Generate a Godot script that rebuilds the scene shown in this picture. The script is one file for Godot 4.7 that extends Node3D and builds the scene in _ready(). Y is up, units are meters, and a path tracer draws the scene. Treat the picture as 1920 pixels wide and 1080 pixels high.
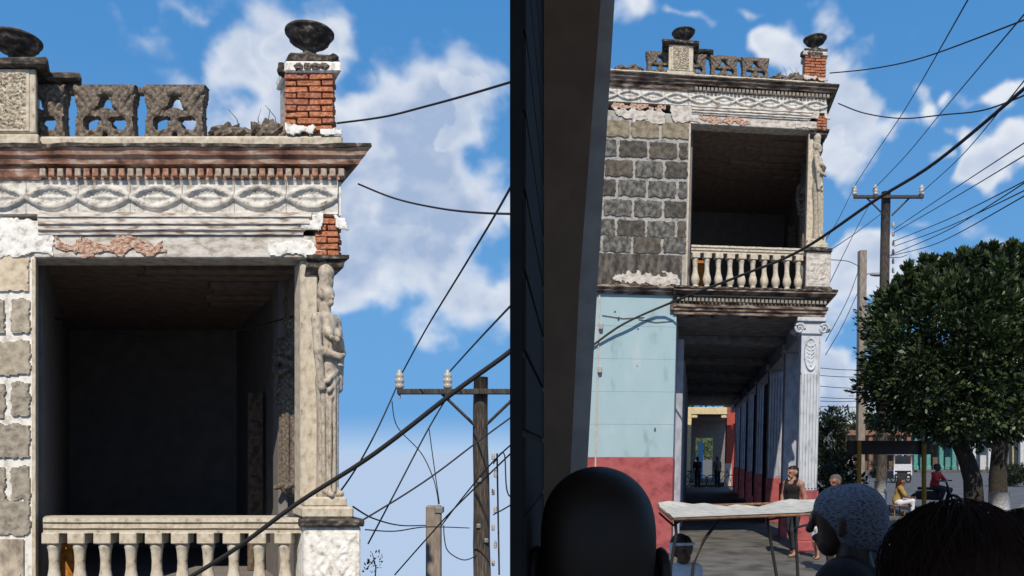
extends Node3D

const F := 1500.0      # focal length in units of the 1080 line picture
const EYE := 1.87      # camera height
const SL := 212.7      # the near house: picture units per metre

var M := {}
var rng := RandomNumberGenerator.new()
var used := {}
var warp := FastNoiseLite.new()

# ---------------------------------------------------------------- small helpers
func at(x: float, y: float, z: float) -> Vector3:
	return Vector3((x - 960.0) / F * z, EYE + (850.0 - y) / F * z, -z)

func ground_at(x: float, y: float) -> Vector3:
	var z := EYE * F / (y - 850.0)
	return at(x, y, z)

func rr(a: float, b: float) -> float:
	return rng.randf_range(a, b)

func lin(r: float, g: float, b: float) -> Color:
	return Color(r, g, b).linear_to_srgb()

func fresh(called: String) -> String:
	var n: int = used.get(called, 0)
	used[called] = n + 1
	return called if n == 0 else "%s_%03d" % [called, n]

func base(called: String, label: String, category: String, where := Vector3.ZERO, group := "", turn := 0.0) -> Node3D:
	var o := Node3D.new()
	o.name = fresh(called)
	add_child(o)
	o.position = where
	o.rotation.y = turn
	o.set_meta("label", label)
	o.set_meta("category", category)
	if group != "":
		o.set_meta("group", group)
	return o

func part(parent: Node, called: String, mesh: Mesh, mat: Material, where := Vector3.ZERO, turn := 0.0) -> MeshInstance3D:
	var o := MeshInstance3D.new()
	o.name = called
	o.mesh = mesh
	o.material_override = mat
	parent.add_child(o, true)
	o.position = where
	o.rotation.y = turn
	return o

func ground_piece(called: String, mesh: Mesh, mat: Material, label := "", category := "") -> MeshInstance3D:
	var o := MeshInstance3D.new()
	o.name = fresh(called)
	o.mesh = mesh
	o.material_override = mat
	add_child(o)
	o.set_meta("kind", "structure")
	if label != "":
		o.set_meta("label", label)
		o.set_meta("category", category)
	return o

# ---------------------------------------------------------------- materials
func ramp(stops: Array) -> Gradient:
	var g := Gradient.new()
	var off := PackedFloat32Array()
	var cols := PackedColorArray()
	for s in stops:
		off.append(s[0])
		var c: Color = s[1]
		cols.append(c.linear_to_srgb())
	g.offsets = off
	g.colors = cols
	return g

func noise_tex(freq: float, octaves: int, sd: int, size := 512, r: Gradient = null, normal := 0.0, warped := 0.0) -> NoiseTexture2D:
	var n := FastNoiseLite.new()
	n.seed = sd
	n.noise_type = FastNoiseLite.TYPE_SIMPLEX_SMOOTH
	n.frequency = freq
	n.fractal_octaves = octaves
	n.fractal_gain = 0.55
	if warped > 0.0:
		n.domain_warp_enabled = true
		n.domain_warp_amplitude = warped
		n.domain_warp_frequency = freq * 1.5
	var t := NoiseTexture2D.new()
	t.width = size
	t.height = size
	t.seamless = true
	t.noise = n
	if r:
		t.color_ramp = r
	if normal > 0.0:
		t.as_normal_map = true
		t.bump_strength = normal
	return t

# stops are linear colours; scale is repeats per metre
func mk(called: String, stops: Array, scale: Vector3, rough: float, opt := {}) -> StandardMaterial3D:
	var m := StandardMaterial3D.new()
	m.resource_name = called
	m.roughness = rough
	m.metallic_specular = opt.get("spec", 0.4)
	m.uv1_triplanar = true
	m.uv1_world_triplanar = true
	m.uv1_scale = scale
	m.uv1_triplanar_sharpness = 4.0
	m.albedo_texture = noise_tex(opt.get("freq", 0.012), opt.get("oct", 6), opt.get("seed", called.hash() % 9000), 512, ramp(stops), 0.0, opt.get("warp", 0.0))
	if opt.has("bump"):
		m.heightmap_enabled = true
		m.heightmap_texture = M_height
		m.heightmap_scale = opt.bump * 0.3
	if opt.has("grime"):
		m.detail_enabled = true
		m.detail_blend_mode = BaseMaterial3D.BLEND_MODE_MUL
		m.detail_albedo = grime[opt.grime]
		m.detail_uv_layer = BaseMaterial3D.DETAIL_UV_2
		m.uv2_triplanar = true
		m.uv2_world_triplanar = true
		m.uv2_scale = opt.get("gscale", Vector3(0.9, 0.35, 0.9))
	return m

func plain(called: String, c: Color, rough: float, metallic := 0.0, spec := 0.4) -> StandardMaterial3D:
	var m := StandardMaterial3D.new()
	m.resource_name = called
	m.albedo_color = c.linear_to_srgb()
	m.roughness = rough
	m.metallic = metallic
	m.metallic_specular = spec
	return m

func mottled(called: String, c: Color, spread: float, scale: float, rough: float, opt := {}) -> StandardMaterial3D:
	var lo := Color(c.r * (1.0 - spread), c.g * (1.0 - spread), c.b * (1.0 - spread))
	var hi := Color(minf(1, c.r * (1.0 + spread)), minf(1, c.g * (1.0 + spread)), minf(1, c.b * (1.0 + spread)))
	return mk(called, [[0.15, lo], [0.5, c], [0.85, hi]], Vector3.ONE * scale, rough, opt)

func tinted(called: String, rough: float, spec := 0.4) -> StandardMaterial3D:
	var m := StandardMaterial3D.new()
	m.resource_name = called
	m.vertex_color_use_as_albedo = true
	m.roughness = rough
	m.metallic_specular = spec
	return m

var M_height: NoiseTexture2D
var grime := []

# ---------------------------------------------------------------- mesh building
func st() -> SurfaceTool:
	var s := SurfaceTool.new()
	s.begin(Mesh.PRIMITIVE_TRIANGLES)
	s.set_smooth_group(-1)
	return s

func done(s: SurfaceTool) -> ArrayMesh:
	s.generate_normals()
	return s.commit()

func tri(s: SurfaceTool, a: Vector3, b: Vector3, c: Vector3) -> void:
	s.add_vertex(a)
	s.add_vertex(b)
	s.add_vertex(c)

func quad(s: SurfaceTool, a: Vector3, b: Vector3, c: Vector3, d: Vector3) -> void:
	tri(s, a, b, c)
	tri(s, a, c, d)

# chamfered box between lo and hi in the axes of t (right handed)
func box(s: SurfaceTool, t: Transform3D, lo: Vector3, hi: Vector3, bev := 0.008, rough := 0.0) -> void:
	var c := (lo + hi) * 0.5
	var h := (hi - lo) * 0.5
	var e := minf(bev, minf(h.x, minf(h.y, h.z)) * 0.45)
	var P := {}
	for sx in [-1, 1]:
		for sy in [-1, 1]:
			for sz in [-1, 1]:
				var j := Vector3(rr(-rough, rough), rr(-rough, rough), rr(-rough, rough)) if rough > 0.0 else Vector3.ZERO
				for ax in 3:
					var q := Vector3(sx * (h.x - (0.0 if ax == 0 else e)), sy * (h.y - (0.0 if ax == 1 else e)), sz * (h.z - (0.0 if ax == 2 else e)))
					P[[sx, sy, sz, ax]] = t * (c + q + j)
	for ax in 3:
		var u := (ax + 1) % 3
		var v := (ax + 2) % 3
		for sg in [-1, 1]:
			var k := []
			for w in [[-1, -1], [-1, 1], [1, 1], [1, -1]]:
				var key := [0, 0, 0, ax]
				key[ax] = sg
				key[u] = w[0]
				key[v] = w[1]
				k.append(P[key])
			if sg > 0:
				quad(s, k[0], k[1], k[2], k[3])
			else:
				quad(s, k[3], k[2], k[1], k[0])
	if e <= 0.0:
		return
	for ax in 3:       # edges along ax
		var u := (ax + 1) % 3
		var v := (ax + 2) % 3
		for su in [-1, 1]:
			for sv in [-1, 1]:
				var k := []
				for w in [[-1, u], [1, u], [1, v], [-1, v]]:
					var key := [0, 0, 0, w[1]]
					key[ax] = w[0]
					key[u] = su
					key[v] = sv
					k.append(P[key])
				if su * sv > 0:
					quad(s, k[3], k[2], k[1], k[0])
				else:
					quad(s, k[0], k[1], k[2], k[3])
	for sx in [-1, 1]:
		for sy in [-1, 1]:
			for sz in [-1, 1]:
				if sx * sy * sz > 0:
					tri(s, P[[sx, sy, sz, 0]], P[[sx, sy, sz, 2]], P[[sx, sy, sz, 1]])
				else:
					tri(s, P[[sx, sy, sz, 0]], P[[sx, sy, sz, 1]], P[[sx, sy, sz, 2]])

func box_mesh(size: Vector3, bev := 0.008, rough := 0.0) -> ArrayMesh:
	var s := st()
	box(s, Transform3D(), -size * 0.5, size * 0.5, bev, rough)
	return done(s)

# tube through points, radii r0..r1
func tube(s: SurfaceTool, pts: Array, r0: float, r1: float, sides := 6) -> void:
	var n := pts.size()
	var rings := []
	for i in n:
		var p: Vector3 = pts[i]
		var dir: Vector3 = (pts[mini(i + 1, n - 1)] - pts[maxi(i - 1, 0)]).normalized()
		var up := Vector3.UP if absf(dir.y) < 0.95 else Vector3.RIGHT
		var x := dir.cross(up).normalized()
		var y := x.cross(dir).normalized()
		var r := lerpf(r0, r1, float(i) / maxf(1.0, n - 1))
		var ring := []
		for k in sides:
			var a := TAU * k / sides
			ring.append(p + (x * cos(a) + y * sin(a)) * r)
		rings.append(ring)
	for i in n - 1:
		for k in sides:
			var k2 := (k + 1) % sides
			quad(s, rings[i][k2], rings[i + 1][k2], rings[i + 1][k], rings[i][k])
	for k in range(1, sides - 1):
		tri(s, rings[0][0], rings[0][k], rings[0][k + 1])
		tri(s, rings[n - 1][0], rings[n - 1][k + 1], rings[n - 1][k])

func tube_mesh(pts: Array, r0: float, r1: float, sides := 6) -> ArrayMesh:
	var s := SurfaceTool.new()
	s.begin(Mesh.PRIMITIVE_TRIANGLES)
	s.set_smooth_group(0 if sides > 4 else -1)
	tube(s, pts, r0, r1, sides)
	return done(s)

# lathe: profile of [radius, height], around y
func lathe(prof: Array, sides := 20, square := false, lump := 0.0, lobes := 0) -> ArrayMesh:
	var s := SurfaceTool.new()
	s.begin(Mesh.PRIMITIVE_TRIANGLES)
	s.set_smooth_group(-1 if square else 0)
	var rings := []
	for p in prof:
		var ring := []
		for k in sides:
			var a := TAU * (k + 0.5) / sides
			var r: float = p[0]
			if lump > 0.0:
				if lobes > 0 and p[1] > 0.15 and p[1] < 0.252:
					r *= 0.96 + 0.07 * absf(cos(a * lobes * 0.5))
				r *= 1.0 + lump * warp.get_noise_3d(cos(a) * 90.0, p[1] * 400.0, sin(a) * 90.0)
			ring.append(Vector3(cos(a) * r, p[1], sin(a) * r))
		rings.append(ring)
	for i in prof.size() - 1:
		for k in sides:
			var k2 := (k + 1) % sides
			quad(s, rings[i][k], rings[i][k2], rings[i + 1][k2], rings[i + 1][k])
	var n := prof.size() - 1
	for k in range(1, sides - 1):
		tri(s, rings[0][0], rings[0][k + 1], rings[0][k])
		tri(s, rings[n][0], rings[n][k], rings[n][k + 1])
	return done(s)

# relief: a carved slab w by h, its height above the back from f(x, y) (below zero: no stone)
func relief(w: float, h: float, cell: float, f: Callable, back := -0.03) -> ArrayMesh:
	var nx := int(ceil(w / cell))
	var ny := int(ceil(h / cell))
	var z := PackedFloat32Array()
	z.resize((nx + 1) * (ny + 1))
	for j in ny + 1:
		for i in nx + 1:
			var x := w * i / nx
			var y := h * j / ny
			var v: float = f.call(x, y)
			z[j * (nx + 1) + i] = v
	var s := SurfaceTool.new()
	s.begin(Mesh.PRIMITIVE_TRIANGLES)
	var P := func(i: int, j: int, zz: float) -> Vector3:
		return Vector3(w * i / nx, h * j / ny, zz)
	var solid := PackedByteArray()
	solid.resize(nx * ny)
	for j in ny:
		for i in nx:
			var k := j * (nx + 1) + i
			solid[j * nx + i] = 1 if z[k] > 0.0 and z[k + 1] > 0.0 and z[k + nx + 1] > 0.0 and z[k + nx + 2] > 0.0 else 0
	for j in ny:
		for i in nx:
			if solid[j * nx + i] == 0:
				continue
			var k := j * (nx + 1) + i
			var a := [P.call(i, j, z[k]), P.call(i, j + 1, z[k + nx + 1]), P.call(i + 1, j + 1, z[k + nx + 2]), P.call(i + 1, j, z[k + 1])]
			s.set_smooth_group(1)
			for q in [0, 1, 2, 0, 2, 3]:
				s.add_vertex(a[q])
			s.set_smooth_group(-1)
			var b := [P.call(i, j, back), P.call(i, j + 1, back), P.call(i + 1, j + 1, back), P.call(i + 1, j, back)]
			if i == 0 or solid[j * nx + i - 1] == 0:
				quad(s, b[0], b[1], a[1], a[0])
			if i == nx - 1 or solid[j * nx + i + 1] == 0:
				quad(s, a[3], a[2], b[2], b[3])
			if j == 0 or solid[(j - 1) * nx + i] == 0:
				quad(s, a[0], a[3], b[3], b[0])
			if j == ny - 1 or solid[(j + 1) * nx + i] == 0:
				quad(s, b[1], b[2], a[2], a[1])
			quad(s, b[0], b[3], b[2], b[1])
	return done(s)

func seg_dist(p: Vector2, a: Vector2, b: Vector2) -> float:
	var ab := b - a
	var t := clampf((p - a).dot(ab) / maxf(ab.length_squared(), 1e-9), 0.0, 1.0)
	return p.distance_to(a + ab * t)

func strokes_height(p: Vector2, strokes: Array) -> float:
	# strokes: [radius, PackedVector2Array]; rounded ridges joined
	var best := -1.0
	for sk in strokes:
		var r: float = sk[0]
		var pts: PackedVector2Array = sk[1]
		var bb: Rect2 = sk[2]
		if not bb.has_point(p):
			continue
		var d := 9.0
		for i in pts.size() - 1:
			d = minf(d, seg_dist(p, pts[i], pts[i + 1]))
		if d < r:
			best = maxf(best, sqrt(r * r - d * d))
	return best

func stroke(r: float, pts: Array, smooth := true) -> Array:
	var out := PackedVector2Array()
	if smooth and pts.size() > 2:
		var c := Curve2D.new()
		for i in pts.size():
			var a: Vector2 = pts[maxi(i - 1, 0)]
			var b: Vector2 = pts[mini(i + 1, pts.size() - 1)]
			var t := (b - a) * 0.17
			c.add_point(pts[i], -t, t)
		for k in 13:
			out.append(c.sample_baked(c.get_baked_length() * k / 12.0))
	else:
		for p in pts:
			out.append(p)
	var bb := Rect2(out[0], Vector2.ZERO)
	for p in out:
		bb = bb.expand(p)
	return [r, out, bb.grow(r)]

# irregular stone
func rock(r: Vector3, sd: int, jag := 0.45) -> ArrayMesh:
	var s := st()
	var n := 9
	var m := 7
	var g := []
	for j in m + 1:
		var row := []
		for i in n:
			var th := PI * j / m
			var ph := TAU * i / n
			var dirn := Vector3(sin(th) * cos(ph), cos(th), sin(th) * sin(ph))
			var k := 1.0 + jag * warp.get_noise_3d(dirn.x * 60.0 + sd * 31.0, dirn.y * 60.0, dirn.z * 60.0) * 1.6
			row.append(dirn * r * k)
		g.append(row)
	for j in m:
		for i in n:
			var i2 := (i + 1) % n
			quad(s, g[j][i], g[j][i2], g[j + 1][i2], g[j + 1][i])
	return done(s)

# ---------------------------------------------------------------- figures: tapered capsules joined and meshed as surface nets
# bone: [p0, r0, p1, r1, colour]
func field_mesh(s: SurfaceTool, bones: Array, cell: float, k: float, first: int) -> int:
	var lo := Vector3.ONE * 1e9
	var hi := -lo
	for b in bones:
		for e in [[b[0], b[1]], [b[2], b[3]]]:
			lo = lo.min(e[0] - Vector3.ONE * e[1])
			hi = hi.max(e[0] + Vector3.ONE * e[1])
	lo -= Vector3.ONE * cell * 2.5
	hi += Vector3.ONE * cell * 2.5
	var nx := int((hi.x - lo.x) / cell) + 2
	var ny := int((hi.y - lo.y) / cell) + 2
	var nz := int((hi.z - lo.z) / cell) + 2
	var fl := PackedFloat32Array()
	fl.resize(nx * ny * nz)
	fl.fill(9.0)
	for b in bones:
		var p0: Vector3 = b[0]
		var p1: Vector3 = b[2]
		var r0: float = b[1]
		var r1: float = b[3]
		var rm := maxf(r0, r1) + k + cell * 2.0
		var mn := (p0.min(p1) - Vector3.ONE * rm - lo) / cell
		var mx := (p0.max(p1) + Vector3.ONE * rm - lo) / cell
		var ax := p1 - p0
		var l2 := maxf(ax.length_squared(), 1e-9)
		for z in range(maxi(0, int(mn.z)), mini(nz - 1, int(mx.z)) + 1):
			for y in range(maxi(0, int(mn.y)), mini(ny - 1, int(mx.y)) + 1):
				var o := (z * ny + y) * nx
				for x in range(maxi(0, int(mn.x)), mini(nx - 1, int(mx.x)) + 1):
					var q := lo + Vector3(x, y, z) * cell - p0
					var t := clampf(q.dot(ax) / l2, 0.0, 1.0)
					var d := (q - ax * t).length() - (r0 + (r1 - r0) * t)
					var f := fl[o + x]
					var h := maxf(k - absf(f - d), 0.0) / k
					fl[o + x] = minf(f, d) - h * h * k * 0.25
	var ids := PackedInt32Array()
	ids.resize(nx * ny * nz)
	ids.fill(-1)
	var count := first
	var sxy := nx * ny
	var corner := [0, 1, nx, nx + 1, sxy, sxy + 1, sxy + nx, sxy + nx + 1]
	var edges := [[0, 1], [2, 3], [4, 5], [6, 7], [0, 2], [1, 3], [4, 6], [5, 7], [0, 4], [1, 5], [2, 6], [3, 7]]
	for z in nz - 1:
		for y in ny - 1:
			for x in nx - 1:
				var o := (z * ny + y) * nx + x
				if fl[o] > 4.0:
					continue
				var ins := 0
				for c in corner:
					if fl[o + c] < 0.0:
						ins += 1
				if ins == 0 or ins == 8:
					continue
				var sum := Vector3.ZERO
				var n := 0
				for e in edges:
					var fa := fl[o + corner[e[0]]]
					var fb := fl[o + corner[e[1]]]
					if (fa < 0.0) != (fb < 0.0):
						var t := fa / (fa - fb)
						var a: int = e[0]
						var b: int = e[1]
						sum += Vector3(a & 1, (a >> 1) & 1, a >> 2).lerp(Vector3(b & 1, (b >> 1) & 1, b >> 2), t)
						n += 1
				var p := lo + (Vector3(x, y, z) + sum / n) * cell
				ids[o] = count
				count += 1
				var best := 1e9
				var col := Color(0.1, 0.1, 0.1)
				for bn in bones:
					var ax: Vector3 = bn[2] - bn[0]
					var q: Vector3 = p - bn[0]
					var t := clampf(q.dot(ax) / maxf(ax.length_squared(), 1e-9), 0.0, 1.0)
					var d: float = (q - ax * t).length() - (bn[1] + (bn[3] - bn[1]) * t)
					if d < best:
						best = d
						col = bn[4]
				s.set_color(col)
				s.set_smooth_group(0)
				s.add_vertex(p)
	for z in range(1, nz - 1):
		for y in range(1, ny - 1):
			for x in range(1, nx - 1):
				var o := (z * ny + y) * nx + x
				var inside := fl[o] < 0.0
				for e in [[1, nx, sxy], [nx, sxy, 1], [sxy, 1, nx]]:
					if (fl[o + e[0]] < 0.0) == inside:
						continue
					var a: int = ids[o - e[1] - e[2]]
					var b: int = ids[o - e[2]]
					var c: int = ids[o]
					var d: int = ids[o - e[1]]
					if a < 0 or b < 0 or c < 0 or d < 0:
						continue
					if inside:
						for i in [a, c, b, a, d, c]:
							s.add_index(i)
					else:
						for i in [a, b, c, a, c, d]:
							s.add_index(i)
	return count

func flesh(groups: Array) -> ArrayMesh:   # groups: [bones, cell, k] in one mesh
	var s := SurfaceTool.new()
	s.begin(Mesh.PRIMITIVE_TRIANGLES)
	var n := 0
	for g in groups:
		n = field_mesh(s, g[0], g[1], g[2], n)
	s.generate_normals()
	return s.commit()

# ---------------------------------------------------------------- the two storeyed corner house (upper storey shared by both houses)
func la(lx: float) -> float:
	return (lx - 640.0) / SL

var above := 1.0       # how tall the parts over the opening are, next to those of the near house

func lh(ly: float) -> float:
	var v := (970.0 - ly) / SL
	return v if v < 2.28 else 2.28 + (v - 2.28) * above

var ornament := {}

func make_ornaments() -> void:
	# open work parapet panel, 0.555 by 0.517: a slab with carved scrolls and pierced holes
	var V := func(x: float, y: float) -> Vector2: return Vector2(x / 118.0 * 0.555, (110.0 - y) / 110.0 * 0.517)
	var sk := []
	for side in [0, 1]:
		var X := func(x: float) -> float: return x if side == 0 else 118.0 - x
		sk.append(stroke(0.034, [V.call(X.call(4), 8), V.call(X.call(22), 24), V.call(X.call(30), 44), V.call(X.call(24), 56)]))
		sk.append(stroke(0.030, [V.call(X.call(20), 6), V.call(X.call(34), 22), V.call(X.call(40), 42)]))
		sk.append(stroke(0.024, [V.call(X.call(6), 26), V.call(X.call(14), 42), V.call(X.call(20), 52)]))
		sk.append(stroke(0.026, [V.call(X.call(18), 54), V.call(X.call(8), 66), V.call(X.call(8), 82), V.call(X.call(16), 98)]))
		sk.append(stroke(0.018, [V.call(X.call(24), 58), V.call(X.call(17), 70), V.call(X.call(18), 86)]))
		sk.append(stroke(0.022, [V.call(X.call(24), 96), V.call(X.call(34), 86), V.call(X.call(42), 90), V.call(X.call(46), 100)]))
		sk.append(stroke(0.016, [V.call(X.call(47), 66), V.call(X.call(50), 80), V.call(X.call(44), 88)]))
		sk.append(stroke(0.018, [V.call(X.call(2), 104), V.call(X.call(30), 103), V.call(X.call(59), 105)]))
	sk.append(stroke(0.032, [V.call(50, 16), V.call(59, 12), V.call(68, 16)]))
	sk.append(stroke(0.040, [V.call(59, 50), V.call(59, 62)]))
	sk.append(stroke(0.028, [V.call(59, 62), V.call(59, 86)]))
	ornament.openwork = relief(0.555, 0.517, 0.0075, func(x: float, y: float) -> float:
		var wob := Vector2(warp.get_noise_2d(x * 500, y * 500), warp.get_noise_2d(y * 500, x * 500 + 90)) * 1.6
		var q := Vector2(x / 0.555 * 118.0, 110.0 - y / 0.517 * 110.0) + wob
		var m := Vector2(absf(q.x - 59.0), q.y)
		if m.y > 22.0 and m.y < 46.0 and m.x < 15.0 * pow(clampf((m.y - 22.0) / 24.0, 0.0, 1.0), 0.45):
			return -1.0
		if ((m - Vector2(27, 73)) / Vector2(13.5, 13)).length() < 1.0 or ((m - Vector2(16, 67)) / Vector2(8, 6)).length() < 1.0:
			return -1.0
		if ((m - Vector2(0, 96)) / Vector2(4.5, 5)).length() < 1.0:
			return -1.0
		if m.x > 58.5 - 5.0 * sin(PI * clampf((m.y - 14.0) / 86.0, 0, 1)):
			return -1.0
		return 0.022 + maxf(0.0, strokes_height(Vector2(x, y), sk)) * 0.75 + 0.003 * warp.get_noise_2d(x * 900, y * 900), -0.07)
	# braided frieze panel, 0.456 by 0.296
	var fw := 0.456
	var fh := 0.296
	var strand := func(x: float, y: float) -> float:
		var amp := 0.088 * sin(PI * x / fw)
		var slope := absf(0.088 * PI / fw * cos(PI * x / fw))
		var d := minf(absf(y - fh * 0.5 - amp), absf(y - fh * 0.5 + amp)) / sqrt(1.0 + slope * slope)
		return d
	ornament.frieze = relief(fw - 0.004, fh, 0.0085, func(x: float, y: float) -> float:
		var d: float = strand.call(x, y)
		var z := 0.03
		if d < 0.026:
			z += sqrt(0.026 * 0.026 - d * d) * 1.25 + 0.005 * sin((x * 0.9 + y * 1.6) * 190.0)
		var leaf := absf(y - fh * 0.5) / maxf(0.001, 0.026 * sin(PI * clampf((x - 0.09) / (fw - 0.18), 0, 1)))
		if leaf < 1.0:
			z += 0.014 * (1.0 - leaf)
		var amp := 0.055 * sin(PI * x / fw)
		var q := absf(absf(y - fh * 0.5) - amp)
		if q < 0.016 and x > 0.09 and x < fw - 0.09:
			z += 0.011 * absf(sin(x * 85.0))
		if y < 0.012 or y > fh - 0.012:
			z += 0.008
		return z + 0.004 * warp.get_noise_2d(x * 700, y * 700))
	# pebbled face of the parapet pier, 0.33 by 0.56
	ornament.pebble = relief(0.36, 0.53, 0.0085, func(x: float, y: float) -> float:
		var edge := minf(minf(x, 0.36 - x), minf(y, 0.53 - y))
		if edge < 0.03:
			return 0.012
		var c := absf(warp.get_noise_2d(x * 1500, y * 1500))
		return 0.006 + 0.026 * smoothstep(0.08, 0.3, c))
	# vine on the pedestal of the statue
	var vine := []
	for side in [-1.0, 1.0]:
		vine.append(stroke(0.016, [Vector2(0.2, 0.06), Vector2(0.2 + side * 0.07, 0.2), Vector2(0.2 + side * 0.02, 0.32), Vector2(0.2 + side * 0.1, 0.45)]))
		vine.append(stroke(0.02, [Vector2(0.2 + side * 0.07, 0.2), Vector2(0.2 + side * 0.12, 0.27), Vector2(0.2 + side * 0.09, 0.33)]))
		vine.append(stroke(0.018, [Vector2(0.2 + side * 0.05, 0.38), Vector2(0.2 + side * 0.12, 0.4), Vector2(0.2 + side * 0.14, 0.5)]))
		vine.append(stroke(0.018, [Vector2(0.2 + side * 0.03, 0.1), Vector2(0.2 + side * 0.12, 0.12), Vector2(0.2 + side * 0.14, 0.2)]))
	ornament.pedestal = relief(0.4, 0.56, 0.011, func(x: float, y: float) -> float:
		return 0.006 + maxf(0.0, strokes_height(Vector2(x, y), vine)) * 0.6 + 0.003 * warp.get_noise_2d(x * 800, y * 800))
	# oval medallion of the lower column, 0.27 by 0.67
	var spray := [stroke(0.02, [Vector2(0.135, 0.12), Vector2(0.13, 0.3), Vector2(0.14, 0.5)])]
	for k in 5:
		var y0 := 0.2 + k * 0.075
		for side in [-1.0, 1.0]:
			spray.append(stroke(0.017, [Vector2(0.135, y0 - 0.02), Vector2(0.135 + side * (0.03 + 0.008 * k), y0), Vector2(0.135 + side * (0.05 + 0.006 * k), y0 + 0.03)]))
	ornament.medallion = relief(0.29, 0.67, 0.0085, func(x: float, y: float) -> float:
		var e := Vector2((x - 0.145) / 0.135, (y - 0.335) / 0.325).length()
		if e > 1.0:
			return -1.0
		var z := 0.012
		if e > 0.84:
			z = 0.016 + 0.022 * sin((e - 0.84) / 0.16 * PI)
		return z + maxf(0.0, strokes_height(Vector2(x, y) - Vector2(0.01, 0), spray)) * 1.1)
	ornament.urn = lathe([[0.0, 0.0], [0.14, 0.0], [0.14, 0.03], [0.1, 0.05], [0.065, 0.07], [0.055, 0.11], [0.065, 0.14], [0.1, 0.15], [0.145, 0.17], [0.178, 0.2], [0.19, 0.235], [0.192, 0.25], [0.214, 0.255], [0.216, 0.275], [0.2, 0.283], [0.15, 0.286], [0.145, 0.305], [0.12, 0.325], [0.07, 0.34], [0.03, 0.345], [0.0, 0.35]], 40, false, 0.03, 9)
	ornament.brick = []
	for k in 4:
		ornament.brick.append(box_mesh(Vector3(0.205, 0.046, 0.1), 0.006, 0.005))
	ornament.half_brick = []
	for k in 3:
		ornament.half_brick.append(box_mesh(Vector3(0.1, 0.046, 0.1), 0.006, 0.005))
	ornament.dentil = box_mesh(Vector3(0.052, 0.068, 0.075), 0.004, 0.002)
	# baluster: square cap and foot joined with a turned vase
	var b := st()
	box(b, Transform3D(), Vector3(-0.075, 0.6, -0.075), Vector3(0.075, 0.70, 0.075), 0.008)
	ornament.baluster_cap = done(b)
	b = st()
	box(b, Transform3D(), Vector3(-0.075, 0.0, -0.075), Vector3(0.075, 0.06, 0.075), 0.008)
	ornament.baluster_foot = done(b)
	ornament.baluster = lathe([[0.0, 0.05], [0.062, 0.05], [0.064, 0.075], [0.045, 0.09], [0.05, 0.11], [0.072, 0.15], [0.08, 0.20], [0.072, 0.25], [0.055, 0.31], [0.045, 0.37], [0.043, 0.44], [0.047, 0.51], [0.052, 0.55], [0.058, 0.565], [0.058, 0.605], [0.0, 0.605]], 14)
	# blocks of the wall
	ornament.block = []
	for k in 5:
		ornament.block.append(ragged_block(0.545, 0.322, k))
	ornament.block_half = []
	for k in 3:
		ornament.block_half.append(ragged_block(0.3, 0.295, 20 + k))
	ornament.statue = statue_mesh()

func ragged_block(w: float, h: float, sd: int) -> ArrayMesh:
	return relief(w, h, 0.0105, func(x: float, y: float) -> float:
		var e := minf(minf(x, w - x), minf(y, h - y))
		e += 0.026 * warp.get_noise_2d(x * 380 + sd * 77, y * 380) - 0.006
		var cx := minf(x, w - x)
		var cy := minf(y, h - y)
		if cx < 0.05 and cy < 0.05:
			e = minf(e, 0.05 - Vector2(0.05 - cx, 0.05 - cy).length())
		if e < 0.0:
			return -1.0
		return 0.014 + minf(0.006, e * 2.0) - 0.012 * smoothstep(0.3, 0.6, warp.get_noise_2d(x * 120 + sd * 33, y * 120 + 70)) + 0.003 * warp.get_noise_2d(x * 260 + sd * 50, y * 260), -0.005)

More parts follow.
